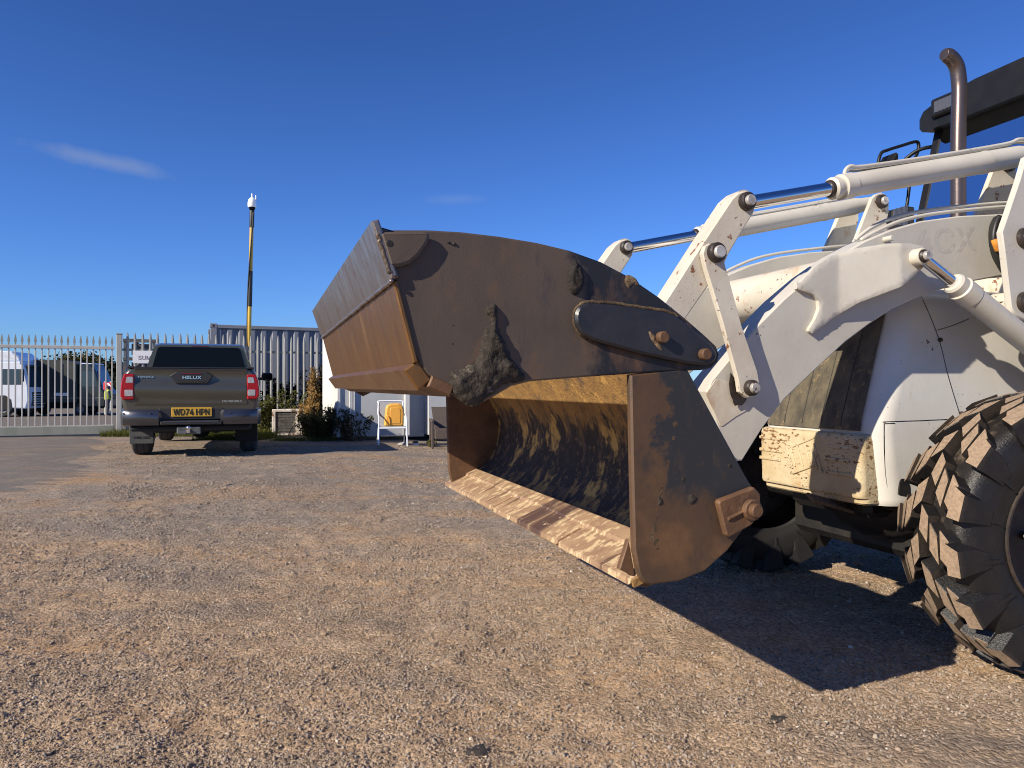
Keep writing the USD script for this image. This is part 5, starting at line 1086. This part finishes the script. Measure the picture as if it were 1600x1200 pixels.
ob('top_bar', tube([(-.225, .275, .84), (-.20, .285, .88), (.20, .285, .88), (.225, .275, .84)], .014, 8, curve=4), W['tubewhite'], gch, smooth=True)
ob('seat', box(-.23, .23, -.22, .21, .405, .425, .006), W['sling'], gch); ob('seat_bar', tube([(-.25, -.22, .40), (.25, -.22, .40)], .014, 8), W['tubewhite'], gch); ob('stretcher', tube([(-.25, -.23, .26), (.25, -.23, .26)], .010, 8), W['hitch'], gch)
can = thing('yellow_canister', 'yellow plastic canister standing upright on the garden chair', 'canister', (-2.17, 13.29, .427), 14)
W['canyellow'] = mat('yellow_plastic', (0.72, 0.36, 0.055), (0.62, 0.30, 0.05), 4, rough=0.45)
cp_ = [(-.18, 0), (.13, 0), (.17, .03), (.175, .30), (.15, .385), (.08, .415), (-.06, .41), (-.13, .38), (-.15, .32)]
ob('body', yface(rounded(cp_, .03), -.09, .09, .025), W['canyellow'], can)
ob('panel', yface(rounded([(-.08, .05), (.11, .05), (.115, .30), (.09, .34), (-.06, .34), (-.08, .30)], .02), -.098, -.085, .006), W['canyellow'], can)
ob('handle', tube([(-.16, -.075, .20), (-.12, -.105, .185), (-.09, -.105, .13), (-.085, -.10, .03)], .012, 8, curve=5), W['canyellow'], can, smooth=True)
arm = thing('rattan_armchair', 'dark brown woven armchair against the cabin, partly behind the bucket', 'chair', (-1.13, 13.2, 0), 10)
W['rattan'] = mat('brown_rattan', (0.085, 0.062, 0.050), (0.055, 0.042, 0.036), 40, rough=0.7, bump=(90, .004))
ob('seat', box(-.30, .30, -.28, .25, .20, .40, .02), W['rattan'], arm); ob('backrest', loft([[(-.27, .20, .38), (.27, .20, .38), (.27, .26, .38), (-.27, .26, .38)], [(-.32, .32, .77), (.32, .32, .77), (.32, .37, .77), (-.32, .37, .77)]]), W['rattan'], arm)
for s_ in (-1, 1):
    ob('armrest', box(s_ * .30, s_ * .37, -.28, .30, .50, .56, .02), W['rattan'], arm)
    for y_ in (-.25, .25): ob('leg', box(s_ * .31, s_ * .36, y_ - .025, y_ + .025, 0, .51, .008), W['rattan'], arm)
ac = thing('outdoor_unit', 'dirty white air conditioning unit with dark mesh among the weeds', 'air conditioner', (-5.06, 16.4, .03), 17)
W['acwhite'] = mat('dirty_white_casing', (0.72, 0.68, 0.62), (0.55, 0.48, 0.40), 5, rough=0.6, spots=[((0.16, 0.09, 0.05), 12, .60, 3, (1, 1, 1), .08)])
W['acmesh'] = mat('dark_fin_mesh', (0.055, 0.05, 0.045), (0.14, 0.125, 0.11), 14, rough=0.9, bump=(60, .004))
ob('casing', cat([box(-.36, .34, -.13, .14, .55, .61, .008), box(-.36, -.285, -.13, .14, .03, .562, .006), box(.15, .34, -.12, .14, .03, .562, .006), box(-.30, .152, -.12, .14, .025, .06, .006), box(-.3, .16, .12, .14, .05, .57)]), W['acwhite'], ac)
ob('mesh_panel', box(-.297, .152, -.105, .0, .058, .562), W['acmesh'], ac)
for z_ in np.linspace(.12, .50, 7): ob('fin', box(-.295, .150, -.112, -.106, z_, z_ + .008), W['greyold'], ac)
ob('valve_cover', box(.20, .30, -.15, -.118, .34, .52, .01), W['acwhite'], ac)
for x_ in (-.25, .25): ob('foot', box(x_ - .03, x_ + .03, -.15, .16, 0, .03), W['greyold'], ac)
stk = thing('leaning_stick', 'thin pale stick leaning on the air conditioning unit', 'stick', (-4.86, 16.2, .02), 0); ob('stick', tube([(-.14, -.10, 0), (.10, .06, .58)], .012, 6), W['wood'], stk)
pln = thing('timber_offcut', 'pale timber offcut lying below the gap between the cabins', 'timber', (-1.87, 13.45, 0), 8); ob('offcut', box(-.16, .16, -.03, .03, 0, .04, .006), W['wood'], pln); ob('offcut', box(.02, .22, -.07, -.035, 0, .03, .006), W['wood'], pln)
for i, (x_, y_, lb) in enumerate(((-2.03, 13.35, 'crumpled pale bag beside the right leg of the garden chair'),)):
    bg = trimesh.creation.icosphere(subdivisions=3, radius=.09); bg.vertices *= (1.2, .9, .75); bg.vertices += (fbm(bg.vertices * 20, 3, 3)[:, None] - .5) * .09; bg.apply_translation((x_, y_, .05))
    ob('crumpled_bag', bg, mat('pale_bag', (0.42, 0.40, 0.38), (0.22, 0.20, 0.18), 20, rough=0.6), None, smooth=True, label=lb, cat='bag')
bt = thing('old_battery', 'small white and black box on the ground by the chair', 'box', (-2.42 + .62, 13.5, 0), 5); ob('box', box(-.05, .05, -.05, .05, 0, .10, .01), W['camwhite'], bt); ob('lid', box(-.052, .052, -.052, .052, .10, .13, .006), W['carblack'], bt)

# ---------------------------------------------------------------- weeds and grass
def leaf_look(name, c0, c1, c2):
    return usdkit.material(stage, f'/World/Looks/{name}', {'g': ('geometry', {}), 'ra': ('rgb_ramp', {'ramp': [(0, c0), (.5, c1), (1, c2)]}), 'd': ('principled_bsdf', {'roughness': .7, 'specular_ior_level': .25}), 't': ('translucent_bsdf', {}), 'm': ('mix_closure', {'fac': .3})},
        [('g.random_per_island', 'ra.fac'), ('ra.color', 'd.base_color'), ('ra.color', 't.color'), ('d.BSDF', 'm.closure1'), ('t.BSDF', 'm.closure2')], surface='m.closure')
W['leafgreen'] = leaf_look('weed_leaf_green', (0.09, 0.10, 0.022), (0.17, 0.16, 0.04), (0.26, 0.20, 0.06))
W['leaftan'] = leaf_look('weed_leaf_tan', (0.30, 0.18, 0.055), (0.46, 0.29, 0.10), (0.56, 0.40, 0.18))
W['leafdark'] = leaf_look('bramble_leaf', (0.05, 0.05, 0.016), (0.13, 0.10, 0.035), (0.26, 0.15, 0.06))
W['leafivy'] = leaf_look('ivy_leaf', (0.006, 0.009, 0.004), (0.014, 0.020, 0.008), (0.030, 0.034, 0.012))
W['leafgrass'] = leaf_look('grass_blade', (0.10, 0.11, 0.02), (0.19, 0.18, 0.045), (0.32, 0.27, 0.10))
W['stem'] = mat('dry_stem', (0.13, 0.085, 0.045), (0.08, 0.05, 0.03), 10, rough=0.8)
def leaves(P, size, seed, aspect=.5, droop=.3):
    r = np.random.default_rng(seed); n = len(P)
    d = r.normal(size=(n, 3)); d[:, 2] -= droop; d /= np.linalg.norm(d, axis=1)[:, None]
    s = np.cross(d, r.normal(size=(n, 3))); s /= np.linalg.norm(s, axis=1)[:, None]
    L_ = size * r.uniform(.6, 1.3, n)[:, None]; Wd = L_ * aspect * .5; up = np.cross(d, s)
    V = np.stack([P, P + d * L_ * .5 + s * Wd + up * L_ * .08, P + d * L_, P + d * L_ * .5 - s * Wd + up * L_ * .08], 1).reshape(-1, 3)
    i = np.arange(n) * 4; F_ = np.concatenate([np.stack([i, i + 1, i + 2], 1), np.stack([i, i + 2, i + 3], 1)])
    return V, F_
def weed(name, label, cat_, x, y, h, w, ns, nl, look, size, seed, spread=.5, group=None):
    r = np.random.default_rng(seed); z0 = GROUND_TOP(x, y)
    t = thing(name, label, cat_, (x, y, z0), 0, group)
    st_, pts = [], []
    for i in range(ns):
        a = r.uniform(0, 2 * PI); b = np.array([math.cos(a), math.sin(a), 0]) * r.uniform(0, w * .35); e = b + np.array([math.cos(a), math.sin(a), 0]) * r.uniform(0, w * spread) + [0, 0, h * r.uniform(.55, 1.0)]
        c = (b + e) / 2 + r.normal(0, .05 * w, 3) + [0, 0, .1 * h]; q = smooth_curve(np.array([b, c, e]), k=4)
        st_.append(tube(q, np.array([.006, .002]) * (1 + h * .4), 4, caps=False))
        tt = r.uniform(.12, 1, nl // ns); k = tt * (len(q) - 1); k0 = np.minimum(k.astype(int), len(q) - 2); pts.append(q[k0] + (q[k0 + 1] - q[k0]) * (k - k0)[:, None] + r.normal(0, size * .35, (len(tt), 3)))
    ob('stems', cat(st_), W['stem'], t, smooth=True)
    P = np.vstack(pts); P[:, 2] = np.abs(P[:, 2]); ob('leaves', leaves(P, size, seed + 1), W[look], t, smooth=False)
    return t
weed('weed_bush', 'yellow green weeds beside the pickup at the foot of the fence', 'weeds', -5.70, 16.65, .92, .36, 26, 1900, 'leafgreen', .07, 1)
weed('weed_bush', 'low green weeds rising behind the air conditioning unit', 'weeds', -5.20, 17.0, 1.05, .7, 22, 1000, 'leafgreen', .08, 2)
weed('dry_weed', 'tall dry tan weed between the fence and the white cabin', 'weeds', -4.52, 16.5, 1.55, .30, 34, 2600, 'leaftan', .06, 3, .25)
weed('dry_weed', 'short brown dry weed behind the end of the air conditioning unit', 'weeds', -4.52, 16.0, .85, .42, 26, 1500, 'leaftan', .06, 4)
weed('bramble', 'dark bramble spreading at the corner of the white cabin', 'bramble', -3.72, 14.15, .66, .62, 36, 1900, 'leafdark', .065, 5, .7)
weed('bramble', 'sparse leafy bramble shoots against the narrow cabin wall', 'bramble', -3.05, 13.85, .62, .60, 30, 800, 'leafdark', .065, 6, .75)
weed('bramble', 'small bramble tangle right of the air conditioning unit', 'bramble', -4.14, 15.0, .50, .45, 30, 1300, 'leafdark', .06, 7, .7)
weed('weed_tuft', 'tiny green weed by the front leg of the brown armchair', 'weeds', -1.50, 13.3, .14, .14, 10, 90, 'leafgreen', .05, 8)
for i, (s_, lb) in enumerate(((4.35, 'dark ivy clump behind the fence left of the tall dry weed'), (5.35, 'dark ivy clump behind the fence beside the white cabin'), (3.4, 'dark ivy clump behind the fence right of the pickup'))):
    p_ = FP + FE * s_ - FN * .55; weed('ivy_bush', lb, 'shrub', p_[0], p_[1], 1.6 - .25 * (i == 2), .8, 40, 2600, 'leafivy', .10, 20 + i, .5)
def grass(spots, seed):
    r = np.random.default_rng(seed); V, F_ = [], []
    for x0, x1, y0, y1, n, h in spots:
        x, y = r.uniform(x0, x1, n), r.uniform(y0, y1, n); z = terrain(x, y); a = r.uniform(0, 2 * PI, n); hh = h * r.uniform(.4, 1.2, n); l = r.normal(0, .4, (n, 2)) * hh[:, None]
        b = np.stack([x, y, z], 1); s = np.stack([np.cos(a), np.sin(a), 0 * a], 1) * .006; tip = b + np.c_[l, hh]
        base = len(V) and sum(len(q) for q in V); k = np.arange(n) * 3 + (base or 0)
        V.append(np.stack([b - s, b + s, tip], 1).reshape(-1, 3)); F_.append(np.stack([k, k + 1, k + 2], 1))
    return np.vstack(V), np.vstack(F_)
ob('grass', grass([(-8.9, -8.1, 15.6, 16.3, 2200, .16), (-8.2, -5.2, 15.6, 17.2, 5200, .16), (-6.3, -4.9, 14.2, 15.6, 2600, .13), (-4.6, -3.4, 13.7, 14.4, 700, .10)], 3), W['leafgrass'], None, smooth=False, label='yellow green grass along the foot of the fence and gate post', cat='grass', kind='stuff')

# ---------------------------------------------------------------- beyond the gate
W['truckwhite'] = mat('white_lorry_paint', (0.62, 0.65, 0.70), (0.55, 0.58, 0.64), 1.0, rough=0.35); W['truckdark'] = mat('dark_green_body', (0.018, 0.024, 0.020), (0.030, 0.034, 0.028), 2, rough=0.5); W['vandark'] = mat('dark_van_paint', (0.020, 0.024, 0.024), rough=0.25, coat=.5)
W['truckglass'] = mat('lorry_glass', (0.02, 0.03, 0.04), rough=0.06, spec=0.9)
def truck_wheel(root, x_, y_, r_, w_):
    wh = part_xf('wheel', root, (x_, y_, r_))
    ob('tyre', lathe((0, -w_ / 2, 0), (0, w_ / 2, 0), [(0, r_ * .6), (0, r_ * .9), (w_ * .15, r_), (w_ * .85, r_), (w_, r_ * .9), (w_, r_ * .6)], 28), W['cartyre'], wh)
    ob('rim', lathe((0, -w_ / 2 + .02, 0), (0, w_ / 2, 0), [(0, r_ * .6), (.05, r_ * .5), (.06, r_ * .2), (.02, 0)], 20), W['hitch'], wh)
TZ = GROUND_TOP(-27, 40)
lor = thing('white_lorry', 'white lorry cab standing on the road beyond the gate', 'lorry', (-26.35, 39.2, TZ), 10)
# local: x forward, y left (away), the near side is y = 0
cabp = [(-2.3, .55), (0, .45), (.12, .9), (.10, 1.65), (-.12, 2.75), (-.30, 3.0), (-2.3, 3.0)]
ob('cab', yface(rounded(cabp, .05), 0, 2.45, .05), W['truckwhite'], lor)
ob('roof_fairing', yface(rounded([(-2.2, 3.0), (-.30, 3.0), (-.38, 3.25), (-.75, 3.55), (-2.1, 3.68), (-2.2, 3.6)], .04), .1, 2.35, .06), W['truckwhite'], lor)
wsq = np.array([[.118, .18, 1.62], [.118, 2.27, 1.62], [-.09, 2.2, 2.72], [-.09, .25, 2.72]]); ob('windscreen', cat([trimesh.Trimesh(wsq + [.012, 0, .01], [[0, 1, 2], [0, 2, 3]], process=False)]), W['truckglass'], lor, smooth=False)
ob('side_window', yface([(-.15, 1.75), (-1.15, 1.75), (-1.15, 2.6), (-.28, 2.6)], -.008, .03), W['truckglass'], lor); ob('side_window', yface([(-1.35, 1.9), (-2.0, 1.9), (-2.0, 2.6), (-1.35, 2.6)], -.008, .03), W['truckglass'], lor)
gr_ = ob('front_grille', box(.10, .135, .45, 2.0, .6, 1.35, .02), W['truckdark'], lor)
for k in range(5): ob('grille_bar', box(.13, .15, .5, 1.95, .68 + .13 * k, .73 + .13 * k), W['truckwhite'], gr_)
ob('wheel_arch', yface(rounded([(-1.75, .4), (-.65, .4), (-.72, .95), (-1.0, 1.18), (-1.4, 1.18), (-1.68, .95)], .08), -.01, .3), W['cardark'], lor)
truck_wheel(lor, -1.2, .16, .52, .32); truck_wheel(lor, -1.2, 2.29, .52, .32)
ob('door_mirror', box(-.15, .0, -.38, -.15, 1.9, 2.6, .04), W['truckdark'], lor); ob('sun_visor', box(-.05, .08, .15, 2.3, 2.72, 2.86, .02), W['truckdark'], lor); ob('chassis', box(-6.5, -.6, .7, 1.8, .55, .95), W['cardark'], lor); ob('fuel_tank', box(-3.6, -2.5, .05, .6, .4, .95, .08), W['hitch'], lor)
for x_ in (-5.2,): truck_wheel(lor, x_, .2, .52, .4); truck_wheel(lor, x_, 2.25, .52, .4)
tip = thing('tipper_van', 'dark green tipper van with high sides behind the gate bars', 'van', (-25.75, 41.0, TZ), 10)
ob('tipper_body', yface([(-2.3, .75), (1.0, .75), (1.0, 3.0), (.4, 3.15), (-2.3, 3.2)], 0, 2.0, .02), W['truckdark'], tip)
for x_ in (-2.2, -1.4, -.6, .2, .9): ob('body_rib', box(x_ - .05, x_ + .05, -.03, .0, .8, 2.95), W['truckdark'], tip)
ob('cab', yface(rounded([(1.05, .5), (2.45, .5), (2.5, 1.25), (2.25, 1.6), (1.95, 2.6), (1.7, 2.92), (1.05, 2.95)], .06), .02, 1.98, .06), W['vandark'], tip)
ob('side_window', yface([(1.25, 1.65), (2.1, 1.65), (1.88, 2.5), (1.25, 2.55)], .012, .05), W['truckglass'], tip)
wq = np.array([[2.25, .15, 1.62], [2.25, 1.85, 1.62], [1.97, 1.75, 2.56], [1.97, .25, 2.56]]); ob('windscreen', trimesh.Trimesh(wq + [.02, 0, .02], [[0, 1, 2], [0, 2, 3]], process=False), W['truckglass'], tip, smooth=False)
ob('cab_roof_strip', box(1.2, 1.75, .05, 1.95, 2.93, 3.0, .03), W['truckwhite'], tip); ob('headlamp', box(2.35, 2.48, .05, .35, .95, 1.15, .03), W['clearlens'], tip); ob('body_trim', box(-1.2, 2.6, -.005, .03, .98, 1.03), W['hitch'], tip)
for x_ in (-1.5, 1.15):
    truck_wheel(tip, x_, .14, .36, .24); truck_wheel(tip, x_, 1.86, .36, .24)
ob('chassis', box(-2.2, 2.3, .4, 1.6, .4, .75), W['cardark'], tip); ob('lamp_cluster', box(-.2, .5, -.02, .02, 1.12, 1.3, .01), W['camwhite'], tip); ob('tail_lamp', box(-2.33, -2.29, .1, .4, .8, .95), W['redlens'], tip)
# a third dark vehicle farther right
rs = thing('road_sign', 'red board with white arrow beside the far road', 'sign', (-23.25, 41.5, TZ + .05), -6)
W['signred'] = mat('red_sign', (0.45, 0.012, 0.02), rough=0.5)
ob('board', box(-.22, .28, -.02, .02, 1.42, 1.84, .01), W['signred'], rs); ob('arrow', yface([(.02, 1.46), (.14, 1.46), (.27, 1.63), (.14, 1.80), (.02, 1.80), (.13, 1.63)], -.03, -.021), W['camwhite'], rs)
for x_ in (-.15, .2): ob('post', box(x_ - .03, x_ + .03, .02, .06, 0, 1.9), W['galv'], rs)
def bones(joints, links):
    import manifold3d as mf
    out = None
    for a, b in links:
        (pa, ra), (pb, rb) = joints[a], joints[b]
        h = mf.Manifold.batch_hull([mf.Manifold.sphere(ra, 16).translate(tuple(map(float, pa))), mf.Manifold.sphere(rb, 16).translate(tuple(map(float, pb)))])
        out = h if out is None else out + h
    me = out.refine_to_length(.05).to_mesh(); t = trimesh.Trimesh(me.vert_properties[:, :3], me.tri_verts, process=True)
    trimesh.smoothing.filter_taubin(t, iterations=6); return t
ps = thing('person', 'person in a yellow high visibility vest standing by the far road', 'person', (-22.85, 40.9, TZ), -50)
J = {'head': ((0, .02, 1.62), .10), 'chin': ((0, .05, 1.53), .07), 'neck': ((0, 0, 1.45), .06), 'chest': ((0, 0, 1.30), .16), 'sl': ((-.19, 0, 1.38), .065), 'sr': ((.19, 0, 1.38), .065), 'el': ((-.25, -.03, 1.10), .048), 'er': ((.25, .05, 1.10), .048), 'wl': ((-.24, .08, .88), .036), 'wr': ((.22, .22, .98), .036), 'hl': ((-.24, .11, .79), .04), 'hr': ((.20, .30, .98), .04),
     'pel': ((0, 0, .95), .15), 'pl': ((-.10, 0, .90), .10), 'pr': ((.10, 0, .90), .10), 'kl': ((-.11, .03, .49), .065), 'kr': ((.12, -.02, .49), .065), 'al': ((-.12, 0, .09), .045), 'ar': ((.13, -.06, .09), .045), 'tl': ((-.13, .14, .04), .04), 'tr': ((.15, .08, .04), .04)}
ob('body', bones(J, [('head', 'chin'), ('chin', 'neck'), ('neck', 'chest'), ('chest', 'sl'), ('chest', 'sr'), ('sl', 'el'), ('sr', 'er'), ('el', 'wl'), ('er', 'wr'), ('wl', 'hl'), ('wr', 'hr'), ('chest', 'pel'), ('pel', 'pl'), ('pel', 'pr'), ('pl', 'kl'), ('pr', 'kr'), ('kl', 'al'), ('kr', 'ar'), ('al', 'tl'), ('ar', 'tr')]), mat('dark_work_clothes', (0.03, 0.032, 0.045), rough=0.8), ps, smooth=True)
J2 = {'c': ((0, 0, 1.31), .185), 'a': ((-.16, 0, 1.40), .085), 'b': ((.16, 0, 1.40), .085), 'p': ((0, 0, .98), .18)}
ob('vest', bones(J2, [('a', 'b'), ('a', 'c'), ('b', 'c'), ('c', 'p')]), mat('yellow_vest', (0.40, 0.46, 0.06), rough=0.7), ps, smooth=True)
# trees beyond the road
W['treegreen'] = leaf_look('tree_leaf_dark', (0.016, 0.024, 0.010), (0.035, 0.045, 0.014), (0.06, 0.065, 0.02)); W['treeyellow'] = leaf_look('tree_leaf_autumn', (0.06, 0.055, 0.012), (0.14, 0.11, 0.022), (0.20, 0.14, 0.03)); W['bark'] = mat('tree_bark', (0.07, 0.055, 0.04), (0.04, 0.03, 0.024), 6, rough=0.9)
def tree(label, px, Y, top, w, look, seed, n=5200):
    x = (px - 800) / F_PX * Y; z0 = GROUND_TOP(x, Y); h = top - z0; r = np.random.default_rng(seed)
    t = thing('tree', label, 'tree', (x, Y, z0), 0, 'trees beyond the far road')
    br = [tube([(0, 0, 0), (.05, 0, h * .35), (.0, .1, h * .8)], [.18, .12, .03], 8)]; C = []
    for k in range(16):
        a = r.uniform(0, 2 * PI); rad = r.uniform(.2, 1) * w / 2; zz = h * r.uniform(.30, .93); rad *= 1.0 - .55 * max(0, (zz / h - .55) / .45)
        e = np.array([math.cos(a) * rad, math.sin(a) * rad, zz]); br.append(tube([(0, 0, zz * .5), tuple(e * [.5, .5, 1] - [0, 0, .1 * h]), tuple(e)], [.06, .04, .015], 5)); C.append(e)
    ob('trunk', cat(br), W['bark'], t, smooth=True)
    P = np.vstack([c + r.normal(0, 1, (n // 16, 3)) * np.array([.16 * w, .16 * w, .085 * h]) for c in C]); P = P[P[:, 2] > .1]
    ob('crown', leaves(P, .30, seed, .7), W[look], t, smooth=False)
for i, (px, Y, top, w, look, lb) in enumerate([(92, 58, 3.0, 3.6, 'treegreen', 'dark tree showing just above the tipper van body'), (112, 60, 3.45, 4.2, 'treeyellow', 'yellowing autumn tree above the cab of the tipper van'), (136, 60, 3.55, 4.0, 'treeyellow', 'second yellowing tree to the right of the tipper van cab'), (158, 57, 3.0, 3.4, 'treegreen', 'dark green tree left of the gate post'), (176, 56, 2.0, 3.4, 'treegreen', 'low dark tree behind the gate post'),
                                            (196, 58, 1.8, 3.6, 'treegreen', 'low dark tree seen between gate post and pickup'), (60, 60, 2.4, 4.0, 'treegreen', 'dark tree between the lorry and the tipper van')]):
    tree(lb, px, Y, top, w, look, 40 + i)
ob('hedge', (lambda P: leaves(P, .32, 77, .7))(np.stack([rng.uniform(-46, -20, 9000), 62 + rng.normal(0, .5, 9000), -.5 + np.abs(rng.normal(0, .9, 9000))], 1)), W['treegreen'], None, smooth=False, label='low dark hedge line along the far side of the road', cat='hedge', kind='stuff')
# single things lying on the yard
for i, (px, py, r_, dark, lb) in enumerate([(516, 1046, .022, 0, 'pale broken stone lying on the dirt in the foreground'), (508, 990, .018, 0, 'small clod of earth among gravel above the pale stone'), (1340, 884, .03, 0, 'pale flat scrap on the shaded ground left of the front tyre')]):
    Y = (CAM_H) * F_PX / (py - HORIZON); x = (px - 800) / F_PX * Y
    m_ = stone_meshes(1, 60 + i)[0].subdivide(); m_.vertices = m_.vertices * r_ * np.array([1.2, 1, .8]) + (fbm(m_.vertices * 3, 3, i)[:, None] - .5) * r_ * .7
    m_.apply_translation((x, Y, float(terrain(x, Y)) + float(relief_at(np.array([x]), np.array([Y]))[0]) + r_ * .3))
    ob('rock', m_, mat(f'rock_{i}', (0.36, 0.26, 0.165), (0.24, 0.17, 0.11), 60, rough=0.9, bump=(120, .004)), None, smooth=False, label=lb, cat='stone')

W['oil'] = mat('oil_soaked_grit', (0.022, 0.018, 0.016), (0.045, 0.036, 0.030), 60, rough=0.85, bump=(160, 0.006))
def blot(px, py, rx, ry, seed, label):
    Y = CAM_H * F_PX / (py - HORIZON); x = (px - 800) / F_PX * Y
    o_ = [(x + rx * math.cos(t) * (1 + .16 * math.sin(2 * t + seed) + .1 * math.sin(5 * t + 2 * seed)), Y + ry * math.sin(t) * (1 + .14 * math.sin(3 * t + seed))) for t in np.linspace(0, 2 * PI, 40)[:-1]]
    v, f = sheet(ragged(o_, .0015, seed, 1), .008, lambda a, b, d: terrain(a, b) + relief_at(a, b) + .003 + .003 * np.clip(d / .02, 0, 1) * fbm(np.stack([a * 60, b * 60, 0 * a], -1), 3, seed) - .004 * (d < .003), seed)
    ob('oil_patch', (v, f), W['oil'], None, smooth=True, label=label, cat='stain')
blot(745, 1173, .042, .040, 4, 'small black oil soaked patch at the bottom of the yard')
blot(1215, 1124, .030, .024, 7, 'little dark oily blotch on the dirt below the loader shadow')
